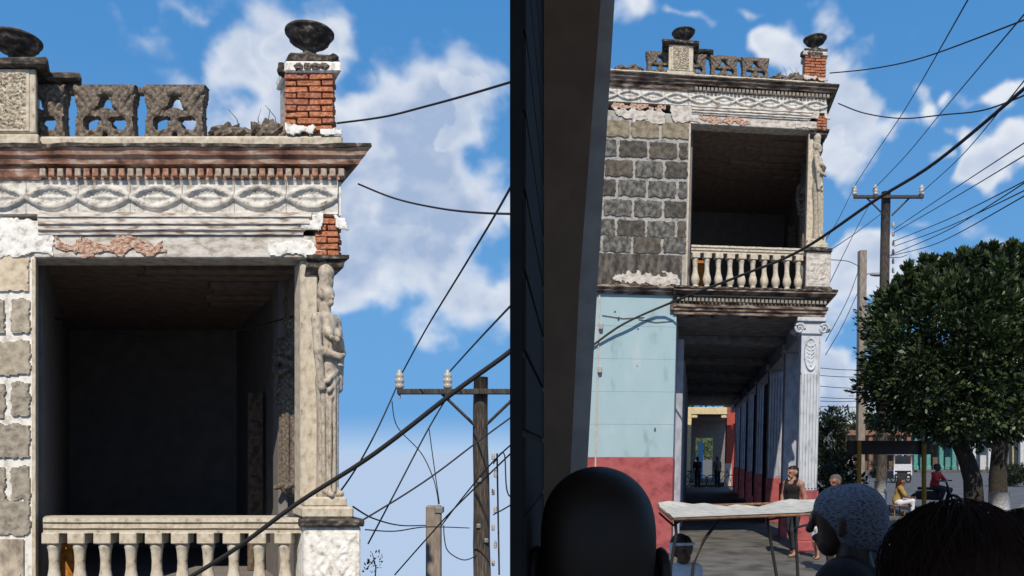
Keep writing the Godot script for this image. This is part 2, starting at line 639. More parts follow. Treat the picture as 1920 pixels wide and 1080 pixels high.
func statue_mesh() -> ArrayMesh:
	var c := Color(0.5, 0.5, 0.5)
	var b := []
	b.append([Vector3(0, 0.02, 0), 0.105, Vector3(0.0, 0.55, 0), 0.085, c])
	b.append([Vector3(0, 0.55, 0), 0.085, Vector3(0.01, 1.0, 0), 0.12, c])
	b.append([Vector3(0.01, 1.0, 0), 0.12, Vector3(0, 1.24, 0.01), 0.095, c])
	b.append([Vector3(0, 1.24, 0.01), 0.095, Vector3(0, 1.5, 0), 0.115, c])
	for s in [-1.0, 1.0]:
		b.append([Vector3(0, 1.53, 0), 0.08, Vector3(s * 0.13, 1.55, 0), 0.055, c])
		b.append([Vector3(s * 0.135, 1.54, 0), 0.055, Vector3(s * 0.165, 1.27, 0.05), 0.044, c])
		b.append([Vector3(s * 0.165, 1.27, 0.05), 0.043, Vector3(-s * 0.02, 1.29 + s * 0.07, 0.17), 0.03, c])
		b.append([Vector3(-s * 0.02, 1.29 + s * 0.07, 0.17), 0.026, Vector3(-s * 0.09, 1.31 + s * 0.07, 0.16), 0.02, c])
		b.append([Vector3(s * 0.06, 1.43, 0.09), 0.05, Vector3(s * 0.06, 1.42, 0.1), 0.048, c])
		b.append([Vector3(s * 0.155, 1.25, 0.04), 0.045, Vector3(s * 0.12, 0.95, 0.06), 0.04, c])
		b.append([Vector3(s * 0.045, 0.95, 0.1), 0.024, Vector3(s * 0.05, 0.05, 0.1), 0.018, c])
		b.append([Vector3(s * 0.095, 0.95, 0.05), 0.024, Vector3(s * 0.09, 0.05, 0.06), 0.02, c])
		b.append([Vector3(s * 0.06, 0.03, 0.1), 0.032, Vector3(s * 0.07, 0.02, 0.15), 0.026, c])
	b.append([Vector3(0, 0.98, 0.115), 0.02, Vector3(0.01, 0.05, 0.11), 0.016, c])
	b.append([Vector3(0.14, 1.15, 0.07), 0.026, Vector3(-0.1, 1.0, 0.12), 0.024, c])
	b.append([Vector3(0.14, 1.08, 0.06), 0.024, Vector3(-0.08, 0.92, 0.12), 0.024, c])
	b.append([Vector3(0.13, 1.0, 0.06), 0.022, Vector3(-0.04, 0.86, 0.11), 0.022, c])
	b.append([Vector3(0, 1.55, -0.005), 0.052, Vector3(0, 1.68, 0), 0.046, c])
	b.append([Vector3(0, 1.79, -0.015), 0.078, Vector3(0, 1.775, 0.02), 0.07, c])
	b.append([Vector3(0, 1.72, 0.045), 0.042, Vector3(0, 1.70, 0.055), 0.036, c])
	b.append([Vector3(0, 1.765, 0.085), 0.01, Vector3(0, 1.742, 0.1), 0.013, c])
	b.append([Vector3(0, 1.70, 0.085), 0.009, Vector3(0, 1.698, 0.087), 0.009, c])
	b.append([Vector3(0, 1.84, -0.03), 0.07, Vector3(0, 1.87, 0.0), 0.07, c])
	b.append([Vector3(0, 1.9, 0), 0.07, Vector3(0, 1.96, 0), 0.085, c])
	b.append([Vector3(0, 1.72, -0.07), 0.045, Vector3(0, 1.58, -0.06), 0.03, c])
	return flesh([[b, 0.0095, 0.018]])

# profile of [height, projection] swept along the front and round the corner to the side
func cornice(T: Transform3D, back: Vector3, prof: Array, a0: float, a1: float, side: float, wob := 0.0) -> ArrayMesh:
	var s := st()
	var n := prof.size()
	var steps := 28 if wob > 0.0 else 1
	var cols := []
	for k in steps + 1:
		var col := []
		for p in prof:
			var a: float = lerpf(a0, a1 + p[1], float(k) / steps)
			var w := wob * warp.get_noise_2d(a * 160.0, p[0] * 300.0) if k < steps else 0.0
			col.append(T * Vector3(a, p[0] + w * 0.6, p[1] + w))
		cols.append(col)
	var last := []
	for p in prof:
		last.append(T * Vector3(a1 + p[1], p[0], 0.0) + back * side)
	cols.append(last)
	for k in cols.size() - 1:
		for i in n - 1:
			quad(s, cols[k][i], cols[k][i + 1], cols[k + 1][i + 1], cols[k + 1][i])
	for k in cols.size() - 1:   # lid and underside towards the wall
		var q0: Vector3 = cols[k][0]
		var q1: Vector3 = cols[k + 1][0]
		var w0 := T * Vector3(lerpf(a0, a1, float(k) / steps), prof[0][0], -0.25) if k <= steps - 1 else T * Vector3(a1, prof[0][0], -0.25)
		var w1 := T * Vector3(lerpf(a0, a1, float(k + 1) / steps), prof[0][0], -0.25) if k + 1 <= steps else T * Vector3(a1, prof[0][0], -0.25) + back * side
		quad(s, q0, q1, w1, w0)
		q0 = cols[k][n - 1]
		q1 = cols[k + 1][n - 1]
		w0 = w0 + T.basis * Vector3(0, prof[n - 1][0] - prof[0][0], 0)
		w1 = w1 + T.basis * Vector3(0, prof[n - 1][0] - prof[0][0], 0)
		quad(s, q0, w0, w1, q1)
	return done(s)

func hbox(h: Node, called: String, T: Transform3D, a0: float, a1: float, h0: float, h1: float, b0: float, b1: float, mat: Material, bev := 0.01, rough := 0.0) -> MeshInstance3D:
	var s := st()
	box(s, T, Vector3(a0, h0, b0), Vector3(a1, h1, b1), bev, rough)
	return part(h, called, done(s), mat)

# an irregular sheet of plaster on the front, given in the units of the near house
func patch(h: Node, called: String, T: Transform3D, H: float, lx0: float, lx1: float, ly0: float, ly1: float, z0: float, mat: Material, yaw: float, sd: int, ragged := 0.05) -> void:
	var w := (lx1 - lx0) / SL
	var hh := (ly1 - ly0) / SL
	var m := relief(w, hh, 0.0095, func(x: float, y: float) -> float:
		var e := minf(minf(x, w - x), minf(y, hh - y))
		e += ragged * warp.get_noise_2d(x * 240 + sd * 90, y * 240) - ragged * 0.35
		return -1.0 if e < 0.0 else 0.012 + minf(e, 0.008) + 0.005 * warp.get_noise_2d(x * 200 + sd * 10, y * 200), -0.004)
	part(h, called, m, mat, T * Vector3(la(lx0), H + lh(ly1), z0), yaw)

func brick_face(h: Node, T: Transform3D, yaw: float, H: float, lx0: float, lx1: float, ly0: float, ly1: float, z: float, mats: Array, flip := 0) -> void:
	var y := H + lh(ly1) + 0.028
	var row := flip
	while y < H + lh(ly0) - 0.01:
		var x := la(lx0)
		var first := row % 2 == 1
		while x < la(lx1) - 0.05:
			var room := la(lx1) - x
			var half := first or room < 0.2
			first = false
			var w := 0.1 if half else 0.205
			if w > room + 0.03:
				break
			var ms: Array = ornament.half_brick if half else ornament.brick
			var o := part(h, "brick", ms[rng.randi() % ms.size()], mats[rng.randi() % mats.size()], T * Vector3(x + w * 0.5, y, z - 0.05 + rr(-0.012, 0.006)), yaw + rr(-0.03, 0.03))
			o.rotation.z = rr(-0.02, 0.02)
			x += w + 0.011
		y += 0.0555
		row += 1

func upper_storey(h: Node3D, T: Transform3D, back: Vector3, H: float, aL: float, K: Dictionary, yaw: float, depth: float) -> void:
	var sheared := T
	# ---- wall of blocks beside the opening
	hbox(h, "wall_backing", T, aL, la(66), H - 0.8, H + 2.46, -0.3, 0.0, K.mortar, 0.004)
	var rows := [[1.98, 0.55, true], [1.61, 0.2, false], [1.245, 0.46, false], [0.88, 0.2, false], [0.51, 0.46, false], [0.14, 0.2, false], [-0.16, 0.46, false]]
	for r in rows:
		var a: float = la(60) - r[1] - 0.0
		var idx := 0
		# piece at the jamb
		var jw: float = r[1] - 0.015
		var m := ragged_block(jw, 0.322, rng.randi() % 60)
		part(h, "block", m, (K.block_pale if r[2] else K.block)[rng.randi() % (2 if r[2] else K.block.size())], T * Vector3(la(60) - jw, H + r[0], 0.0), yaw)
		a = la(60) - jw - 0.034
		while a - 0.545 > aL:
			part(h, "block", ornament.block[rng.randi() % 5], (K.block_pale if r[2] else K.block)[rng.randi() % (2 if r[2] else K.block.size())], T * Vector3(a - 0.545, H + r[0] - 0.012 + rr(-0.006, 0.006), 0.0), yaw)
			a -= 0.575
	hbox(h, "plaster_dado", T, aL, la(45), H - 0.78, H - 0.19, 0.0, 0.022, K.dado, 0.01)
	patch(h, "plaster_patch", T, H, -235, 40, 1075, 1138, 0.018, K.white, yaw, 7, 0.12)
	hbox(h, "jamb", T, la(60), la(67.5), H - 0.8, H + 2.28, -0.28, 0.012, K.cream, 0.006)
	# ---- beam over the opening
	hbox(h, "lintel", T, la(64), la(612), H + lh(485), H + lh(442), -0.3, 0.018, K.plaster, 0.012)
	patch(h, "plaster_patch", T, H, -20, 108, 404, 486, 0.012, K.white, yaw, 2, 0.06)
	patch(h, "exposed_brickwork", T, H, 104, 316, 443, 486, 0.012, K.redrub, yaw, 3, 0.10)
	patch(h, "plaster_patch", T, H, 500, 600, 448, 484, 0.014, K.white, yaw, 5, 0.05)
	patch(h, "exposed_brickwork", T, H, -260, -30, 402, 440, 0.004, K.redrub, yaw, 9, 0.12)
	patch(h, "plaster_patch", T, H, -250, -25, 428, 492, 0.006, K.plaster, yaw, 12, 0.12)
	part(h, "fascia_moulding", cornice(T, back, [[H + lh(404), 0.02], [H + lh(404), 0.10], [H + lh(412), 0.10], [H + lh(413), 0.085], [H + lh(424), 0.085], [H + lh(425), 0.065], [H + lh(434), 0.065], [H + lh(436), 0.045], [H + lh(442), 0.04], [H + lh(442), 0.0]], la(72), la(558), 0.0, 0.006), K.moulding)
	# ---- frieze
	hbox(h, "frieze_backing", T, aL, la(640), H + lh(405), H + lh(340), -0.3, 0.0, K.mortar, 0.004)
	var fx := la(636) - 0.456
	while fx > aL:
		part(h, "frieze_panel", ornament.frieze, K.frieze, T * Vector3(fx, H + lh(404), 0.0), yaw).scale.y = above
		fx -= 0.4565
	# brickwork laid bare at the corner under the frieze
	hbox(h, "brick_core", T, la(592), la(640), H + lh(482), H + lh(405), -0.28, -0.055, K.mortar_dark, 0.01)
	brick_face(h, T, yaw, H, 594, 642, 406, 482, 0.035, K.bricks, 1)
	patch(h, "plaster_patch", T, H, 560, 604, 404, 436, 0.05, K.white, yaw, 15, 0.03)
	patch(h, "plaster_patch", T, H, 622, 652, 404, 436, 0.04, K.white, yaw, 18, 0.04)
	# ---- dentils and cornice
	hbox(h, "dentil_band", T, aL, la(642), H + lh(341), H + lh(318), -0.3, 0.05, K.cornice, 0.004)
	var dx := la(638)
	while dx > la(74):
		part(h, "dentil", ornament.dentil, K.dentils[rng.randi() % K.dentils.size()], T * Vector3(dx, H + lh(329.5), 0.06), yaw)
		dx -= 0.0765
	part(h, "plain_moulding", cornice(T, back, [[H + lh(318), 0.09], [H + lh(326), 0.085], [H + lh(328), 0.08], [H + lh(336), 0.07], [H + lh(341), 0.055]], aL, la(66), 0.0, 0.006), K.cornice)
	part(h, "cornice", cornice(T, back, [[H + lh(287), 0.000], [H + lh(287), 0.194], [H + lh(292), 0.198], [H + lh(295), 0.180], [H + lh(302), 0.169], [H + lh(308), 0.137], [H + lh(316), 0.122], [H + lh(318), 0.083], [H + lh(320), 0.000]], aL, la(640), depth, 0.012), K.cornice)
	part(h, "cornice_crust", cornice(T, back, [[H + lh(283.5), 0.000], [H + lh(283.5), 0.205], [H + lh(290), 0.209], [H + lh(291), 0.144]], aL, la(640), depth, 0.02), K.mold)
	hbox(h, "side_frieze", T, la(630), la(641), H + lh(480), H + lh(318), -depth, -0.31, K.mortar_dark, 0.01)
	# ---- parapet
	hbox(h, "parapet_base", T, aL, la(640), H + lh(283), H + lh(259), -0.32, 0.06, K.cream, 0.02, 0.004)
	hbox(h, "parapet_pier", T, la(-30), la(70), H + lh(259), H + lh(141), -0.3, 0.13, K.cream, 0.01)
	hbox(h, "pier_foot", T, la(-36), la(76), H + lh(283), H + lh(264), 0.065, 0.17, K.cream, 0.012)
	part(h, "pebbled_panel", ornament.pebble, K.cream, T * Vector3(la(-18), H + lh(256), 0.125), yaw).scale.y = above
	hbox(h, "pier_slab", T, la(-58), la(92), H + lh(141), H + lh(126), -0.32, 0.2, K.mold, 0.02, 0.008)
	hbox(h, "coping_fragment", T, la(-60), la(152), H + lh(148), H + lh(131), -0.34, -0.02, K.mold, 0.02, 0.008)
	part(h, "urn", ornament.urn, K.mold, T * Vector3(la(28), H + lh(126.5), -0.06), 0.6)
	for q in [[272.0, 390.0], [140.0, 258.0], [8.0, 126.0], [-124.0, -6.0]]:
		part(h, "openwork_panel", ornament.openwork, K.carved, T * Vector3(la(q[0]), H + lh(262), -0.1), yaw).scale.y = above
	hbox(h, "parapet_rail", T, la(8), la(388), H + lh(166), H + lh(153), -0.19, -0.115, K.carved, 0.012, 0.003)
	var stones := [[415, 15, 14], [432, 18, 19], [452, 14, 15], [468, 12, 11], [488, 15, 18], [505, 17, 20], [522, 12, 16], [400, 8, 8], [-150, 16, 14], [-178, 20, 20], [-205, 12, 10], [-228, 17, 16]]
	for q in stones:
		if la(q[0]) - 0.1 < aL:
			continue
		var o := part(h, "broken_stone", rock(Vector3(q[1] / SL, q[2] / SL, 0.09), int(q[0]), 0.6), K.carved, T * Vector3(la(q[0]), H + lh(259) + q[2] / SL * 0.62, -0.04), rr(0, 3))
		o.rotation.z = rr(-0.3, 0.3)
	for k in 5:
		var p0 := T * Vector3(la(455 + k * 17), H + lh(250), -0.04)
		var tip := p0 + Vector3(rr(-0.12, 0.12), rr(0.1, 0.28), rr(-0.04, 0.04))
		part(h, "dry_weed", tube_mesh([p0, p0.lerp(tip, 0.5) + Vector3(rr(-0.03, 0.03), 0.03, 0), tip], 0.005, 0.002, 4), K.mold)
	# ---- brick pier and its urn
	hbox(h, "pier_core", T, la(538), la(628), H + lh(259), H + lh(143), -0.32, -0.01, K.mortar_dark, 0.01)
	brick_face(h, T, yaw, H, 536, 632, 143, 250, 0.06, K.bricks)
	patch(h, "plaster_patch", T, H, 533, 590, 236, 262, 0.06, K.white, yaw, 31, 0.05)
	patch(h, "plaster_patch", T, H, 596, 640, 246, 262, 0.06, K.white, yaw, 35, 0.03)
	hbox(h, "pier_capital", T, la(530), la(636), H + lh(143), H + lh(122), -0.34, 0.085, K.white, 0.015, 0.004)
	for k in 4:
		part(h, "capital_scroll", rock(Vector3(0.04, 0.03, 0.022), 60 + k, 0.4), K.carved, T * Vector3(la(556 + k * 16), H + lh(133), 0.09))
	part(h, "capital_scroll", rock(Vector3(0.05, 0.06, 0.08), 71, 0.4), K.mold, T * Vector3(la(530), H + lh(132), 0.0))
	part(h, "capital_scroll", rock(Vector3(0.05, 0.05, 0.08), 73, 0.4), K.mold, T * Vector3(la(626), H + lh(114), 0.0))
	hbox(h, "pier_slab", T, la(537), la(618), H + lh(122), H + lh(104), -0.3, 0.05, K.mold, 0.03, 0.012)
	part(h, "urn", ornament.urn, K.mold, T * Vector3(la(586), H + lh(108), -0.12), 2.2)
	# ---- corner pilaster, statue and pedestal
	hbox(h, "pilaster", T, la(565), la(598), H + lh(965), H + lh(485), -0.3, -0.04, K.cream, 0.012)
	hbox(h, "pilaster", T, la(590), la(622), H + lh(940), H + lh(515), -0.3, -0.12, K.carved, 0.012)
	part(h, "abacus", cornice(T, back, [[H + lh(481), 0.0], [H + lh(481), 0.07], [H + lh(488), 0.07], [H + lh(491), 0.04], [H + lh(503), 0.03], [H + lh(514), -0.02], [H + lh(516), -0.08]], la(572), la(636), 0.32, 0.004), K.mold)
	part(h, "statue", ornament.statue, K.statue, T * Vector3(la(612), H + lh(930), 0.0), 1.0).scale = Vector3(0.85, 1.0, 0.85)
	hbox(h, "statue_plinth", T, la(566), la(644), H + lh(948), H + lh(931), -0.28, 0.12, K.cream, 0.012)
	hbox(h, "statue_plinth", T, la(560), la(655), H + lh(970), H + lh(948), -0.28, 0.16, K.cream, 0.02)
	hbox(h, "pedestal_ledge", T, la(555), la(672), H + lh(984), H + lh(970), -0.3, 0.2, K.mold, 0.012)
	hbox(h, "pedestal", T, la(563), la(668), H - 0.74, H + lh(984), -0.3, 0.15, K.pedestal, 0.015)
	part(h, "vine_relief", ornament.pedestal, K.pedestal, T * Vector3(la(574), H - 0.68, 0.15), yaw)
	hbox(h, "pedestal_foot", T, la(557), la(674), H - 0.84, H - 0.74, -0.3, 0.19, K.mold, 0.015)
	# ---- balustrade
	part(h, "handrail", cornice(T, back, [[H, -0.1], [H, 0.085], [H - 0.035, 0.09], [H - 0.045, 0.07], [H - 0.09, 0.07], [H - 0.10, 0.05], [H - 0.135, 0.05], [H - 0.135, -0.1]], la(82), la(552), 0.0, 0.006), K.cream)
	for k in 10:
		var p := T * Vector3(-2.53 + k * 0.2265, H - 0.83, -0.02)
		var o := part(h, "baluster", ornament.baluster, K.cream, p, yaw)
		part(o, "baluster_cap", ornament.baluster_cap, K.cream)
		part(o, "baluster_foot", ornament.baluster_foot, K.cream)
		o.rotation.y += rr(-0.03, 0.03)
	hbox(h, "balcony_edge", T, la(66), la(560), H - 0.95, H - 0.83, -0.3, 0.12, K.cream, 0.02, 0.003)
	# ---- the room behind
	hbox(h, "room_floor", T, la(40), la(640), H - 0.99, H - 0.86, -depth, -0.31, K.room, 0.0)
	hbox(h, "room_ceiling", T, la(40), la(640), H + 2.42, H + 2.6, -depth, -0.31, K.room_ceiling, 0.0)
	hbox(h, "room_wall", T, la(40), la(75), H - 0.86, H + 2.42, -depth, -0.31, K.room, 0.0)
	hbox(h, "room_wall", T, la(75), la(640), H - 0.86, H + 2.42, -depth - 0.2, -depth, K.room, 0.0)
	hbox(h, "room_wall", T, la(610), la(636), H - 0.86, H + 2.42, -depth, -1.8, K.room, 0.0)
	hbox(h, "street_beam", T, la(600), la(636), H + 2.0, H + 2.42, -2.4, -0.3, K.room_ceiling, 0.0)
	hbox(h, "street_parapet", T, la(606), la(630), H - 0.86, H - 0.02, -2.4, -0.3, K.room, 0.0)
	for k in 7:
		var b0 := -0.5 - k * 0.42
		hbox(h, "ceiling_plank", T, la(350) + rr(-0.5, 0.6), la(606), H + 2.385 + rr(-0.03, 0.005), H + 2.42, b0 - 0.2, b0, K.room_ceiling, 0.004)
	part(h, "statue", ornament.statue, K.carved, T * Vector3(la(612), H + lh(930), -1.55), -0.5)  # darker stone than the corner statue, standing in for shade indoors
	hbox(h, "pilaster", T, la(585), la(606), H - 0.86, H + 2.42, -1.9, -1.6, K.room, 0.0)
	hbox(h, "door_leaf", T, la(560), la(600), H - 0.86, H + 1.3, -3.0, -2.95, K.room_door, 0.01)
	var wire := []
	for k in 13:
		var t := k / 12.0
		wire.append(T * Vector3(lerpf(la(80), la(605), t), H + 2.0 - sin(t * PI) * 0.22, -1.6))
	part(h, "hanging_wire", tube_mesh(wire, 0.008, 0.008, 4), M.cable)
	hbox(h, "orange_board", T, la(104), la(136), H - 0.83, H - 0.16, -0.5, -0.46, M.amber, 0.004)

func lower_storey(h: Node3D, T: Transform3D, back: Vector3, yaw: float) -> void:
	var aL := -5.6
	var aw := -2.88
	# ---- painted wall, in plastered courses, over a pink dado
	var y := 1.8
	for k in 5:
		hbox(h, "painted_course", T, aL, aw, y, y + 0.606, -0.35, rr(-0.001, 0.001), M.blue, 0.0022)
		y += 0.608
	hbox(h, "dado", T, aL, aw + 0.006, 0.0, 1.8, -0.35, 0.01, M.pink, 0.008)
	part(h, "wall_moulding", cornice(T, back, [[4.97, 0.0], [4.97, 0.16], [4.93, 0.165], [4.9, 0.12], [4.87, 0.11], [4.86, 0.07], [4.83, 0.06], [4.82, 0.0]], aL, aw - 0.08, 0.0, 0.01), M.darkened_cornice)
	part(h, "cornice", cornice(T, back, [[4.93, 0.0], [4.93, 0.25], [4.88, 0.255], [4.85, 0.2], [4.83, 0.17], [4.82, 0.08], [4.66, 0.07], [4.65, 0.11], [4.6, 0.11], [4.595, 0.08], [4.54, 0.08], [4.535, 0.05], [4.47, 0.05], [4.46, 0.0]], aw - 0.06, 0.0, 29.2, 0.006), M.darkened_cornice)
	part(h, "cornice_crust", cornice(T, back, [[4.96, 0.0], [4.96, 0.27], [4.925, 0.275], [4.92, 0.2]], aw - 0.06, 0.0, 8.0, 0.02), M.mold)
	var dx := 0.03
	while dx > aw:
		part(h, "dentil", ornament.dentil, M.darkened_dentil, T * Vector3(dx, 4.735, 0.1), yaw)
		dx -= 0.078
	# ---- corner column
	hbox(h, "column_shaft", T, -0.40, -0.01, 1.155, 4.14, -0.4, -0.012, M.white_paint, 0.012)
	for k in 6:
		hbox(h, "flute_rib", T, -0.385 + k * 0.0635, -0.385 + k * 0.0635 + 0.038, 1.2, 3.4, -0.012, 0.018, M.white_paint, 0.012)
	for q in [[-0.40, -0.375], [-0.035, -0.01]]:
		hbox(h, "column_border", T, q[0], q[1], 3.4, 4.12, -0.012, 0.012, M.white_paint, 0.006)
	part(h, "medallion", ornament.medallion, M.white_paint, T * Vector3(-0.35, 3.43, -0.012), yaw)
	hbox(h, "column_foot", T, -0.43, 0.02, 0.2, 1.155, -0.43, 0.015, M.pink, 0.012)
	hbox(h, "column_plinth", T, -0.47, 0.06, 0.0, 0.2, -0.47, 0.055, M.pink, 0.015)
	hbox(h, "abacus", T, -0.5, 0.09, 4.38, 4.46, -0.5, 0.09, M.white_paint, 0.012)
	hbox(h, "echinus", T, -0.43, 0.02, 4.14, 4.38, -0.43, 0.03, M.white_paint, 0.02)
	var volute := st()
	var vp := []
	for k in 30:
		var t := k / 29.0
		var an := t * TAU * 1.6
		var r := 0.105 * (1.0 - t * 0.85)
		vp.append(Vector3(cos(an) * r, sin(an) * r, 0.0))
	tube(volute, vp, 0.03, 0.015, 6)
	var vm := done(volute)
	for q in [-0.45, 0.04]:
		for k in 2:
			part(h, "volute", vm, M.white_paint, T * Vector3(q, 4.25, 0.035 - k * 0.43), yaw)
		part(h, "volute_roll", lathe([[0.0, -0.2], [0.075, -0.2], [0.055, 0.0], [0.075, 0.2], [0.0, 0.2]], 12), M.white_paint, T * Vector3(q, 4.25, -0.19)).rotation = Vector3(PI / 2, yaw, 0)
	# ---- piers of the arcade behind
	for q in [[-2.5, false], [-6.4, true], [-10.6, true], [-14.8, true], [-19.2, true], [-23.6, true]]:
		var b: float = q[0]
		hbox(h, "arcade_pier", T, -0.42, 0.0, 1.2, 4.1, b - 0.4, b, M.lilac, 0.012)
		hbox(h, "pier_foot", T, -0.45, 0.03, 0.0, 1.2, b - 0.43, b + 0.02, M.pink, 0.012)
		hbox(h, "pier_capital", T, -0.5, 0.05, 4.1, 4.3, b - 0.46, b + 0.06, M.lilac, 0.04)
		if q[1]:
			for k in 5:
				hbox(h, "flute_rib", T, -0.40 + k * 0.078, -0.40 + k * 0.078 + 0.04, 1.25, 3.9, b, b + 0.025, M.lilac, 0.01)
	hbox(h, "street_beam", T, -0.42, 0.0, 4.1, 4.46, -29.2, -0.4, M.lilac, 0.01)
	for b in [-8.3, -12.6, -17.0, -21.4]:     # iron grilles between the far piers
		var g := st()
		for k in 9:
			tube(g, [T * Vector3(-0.2, 0.3, b + 1.75 - k * 0.44), T * Vector3(-0.2, 4.0, b + 1.75 - k * 0.44)], 0.025, 0.025, 4)
		for yy in [0.4, 1.6, 2.9]:
			tube(g, [T * Vector3(-0.2, yy, b + 1.8), T * Vector3(-0.2, yy, b - 1.8)], 0.025, 0.025, 4)
		part(h, "iron_grille", done(g), M.cable)
		hbox(h, "grille_panel", T, -0.16, -0.1, 0.1, 3.1, b - 1.7, b + 1.7, M.room, 0.0)
	# ---- inner wall, ceiling and far end
	hbox(h, "arcade_wall", T, aw - 0.4, aw, 1.75, 4.46, -29.2, -0.36, M.lilac, 0.0)
	hbox(h, "arcade_dado", T, aw - 0.4, aw + 0.01, 0.0, 1.75, -29.2, -0.36, M.pink, 0.0)
	for k in 5:
		var b := -2.6 - k * 4.0
		var d := hbox(h, "wooden_door", T, aw, aw + 0.05, 0.0, 3.2, b - 1.4, b, M.room_door, 0.01)
		for j in 4:
			hbox(d, "door_panel", T, aw + 0.05, aw + 0.07, 0.25 + j * 0.74, 0.85 + j * 0.74, b - 1.25, b - 0.15, M.room_door, 0.015)
		hbox(h, "wall_pilaster", T, aw, aw + 0.14, 0.0, 4.2, b + 0.9, b + 1.25, M.lilac, 0.01)
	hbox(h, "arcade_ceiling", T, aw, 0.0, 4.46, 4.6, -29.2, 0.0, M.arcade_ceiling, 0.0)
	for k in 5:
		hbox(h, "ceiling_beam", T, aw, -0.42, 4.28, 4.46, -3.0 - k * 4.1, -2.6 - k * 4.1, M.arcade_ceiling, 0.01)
	hbox(h, "rear_roof", T, aL, -0.05, 4.7, 4.85, -29.2, -6.4, M.plaster_pale, 0.0)
	hbox(h, "upper_floor", T, aL, 0.0, 4.61, 4.9, -6.3, -0.36, M.room, 0.0)
	# the arch at the far end
	hbox(h, "end_wall", T, aw, -2.62, 0.0, 4.46, -31.0, -30.6, M.yellow_paint, 0.02)
	hbox(h, "end_wall", T, -0.55, 0.0, 0.0, 4.46, -31.0, -30.6, M.red_paint, 0.02)
	hbox(h, "end_foot", T, -0.62, -0.2, 0.0, 1.3, -30.6, -30.5, M.plaster_pale, 0.02)
	hbox(h, "end_lintel", T, -2.62, -0.55, 4.06, 4.46, -31.0, -30.6, M.yellow_paint, 0.02)
	for q in [-2.45, -0.72]:
		hbox(h, "end_corbel", T, q - 0.17, q + 0.17, 3.84, 4.06, -30.95, -30.65, M.yellow_paint, 0.06)
	hbox(h, "far_ceiling", T, -3.2, 0.0, 4.2, 4.4, -44.0, -31.0, M.arcade_ceiling, 0.0)
	hbox(h, "far_wall", T, -3.4, -3.2, 0.0, 4.3, -44.0, -31.0, M.red_paint, 0.0)
	hbox(h, "far_wall", T, -0.4, -0.2, 0.0, 4.3, -36.0, -31.0, M.red_paint, 0.0)
	hbox(h, "far_end", T, -3.4, -2.3, 0.0, 4.3, -44.4, -44.0, M.room, 0.0)
	hbox(h, "far_end", T, -1.0, 0.0, 0.0, 4.3, -44.4, -44.0, M.room, 0.0)
	hbox(h, "far_end", T, -2.3, -1.0, 3.0, 4.3, -44.4, -44.0, M.room, 0.0)
	hbox(h, "blue_door_leaf", T, -2.1, -1.72, 0.0, 2.7, -44.1, -43.9, M.blue_door, 0.02)
	# fittings on the painted wall
	for k in 3:       # chips where the paint has fallen off
		var w := rr(0.03, 0.07)
		var pm := relief(w, w * rr(0.4, 1.0), 0.01, func(x: float, y: float) -> float:
			return -1.0 if minf(minf(x, w - x), y + 0.004) + 0.02 * warp.get_noise_2d(x * 700 + k * 60, y * 700) < 0.006 else 0.0012, -0.001)
		part(h, "bare_chip", pm, M.darkened_dado, T * Vector3(rr(-4.2, -3.0), rr(1.9, 4.7), 0.003), yaw)
	hbox(h, "wall_conduit", T, -4.37, -4.34, 0.0, 4.8, 0.0, 0.03, M.plaster_pale, 0.008)
	for yy in [3.35, 4.15]:
		hbox(h, "conduit_box", T, -4.35, -4.27, yy, yy + 0.12, 0.03, 0.09, M.grey_post, 0.012)
	for q in [[-4.3, -3.5, 4.42], [-3.6, -2.95, 4.36]]:
		part(h, "thin_cable", tube_mesh([T * Vector3(q[0], q[2], 0.015), T * Vector3((q[0] + q[1]) / 2, q[2] - 0.05, 0.015), T * Vector3(q[1], q[2] - 0.02, 0.015)], 0.006, 0.006, 5), M.cable)
	hbox(h, "wall_insulator", T, aw - 0.12, aw - 0.03, 4.52, 4.72, 0.0, 0.09, M.room_door, 0.02)
	for q in [[-3.25, 2.3], [-4.0, 4.35]]:
		hbox(h, "rusty_hook", T, q[0], q[0] + 0.03, q[1], q[1] + 0.05, 0.0, 0.04, M.room_door, 0.008)

# ---------------------------------------------------------------- people
func joints(H: float, pose := {}) -> Dictionary:
	var s := H / 1.7
	var J := {
		"pelvis": Vector3(0, 0.95, 0), "waist": Vector3(0, 1.1, 0.01), "chest": Vector3(0, 1.28, 0.005), "neck": Vector3(0, 1.44, -0.012), "head": Vector3(0, 1.595, 0.012),
		"ls": Vector3(0.165, 1.385, -0.01), "rs": Vector3(-0.165, 1.385, -0.01), "le": Vector3(0.215, 1.115, -0.03), "re": Vector3(-0.215, 1.115, -0.03),
		"lw": Vector3(0.225, 0.875, 0.04), "rw": Vector3(-0.225, 0.875, 0.04), "lh": Vector3(0.085, 0.91, 0), "rh": Vector3(-0.085, 0.91, 0),
		"lk": Vector3(0.095, 0.5, 0.02), "rk": Vector3(-0.095, 0.5, 0.02), "la": Vector3(0.1, 0.085, -0.02), "ra": Vector3(-0.1, 0.085, -0.02),
		"lt": Vector3(0.115, 0.035, 0.13), "rt": Vector3(-0.115, 0.035, 0.13)}
	for k in pose:
		J[k] = pose[k]
	for k in J:
		J[k] = J[k] * s
	J.s = s
	return J

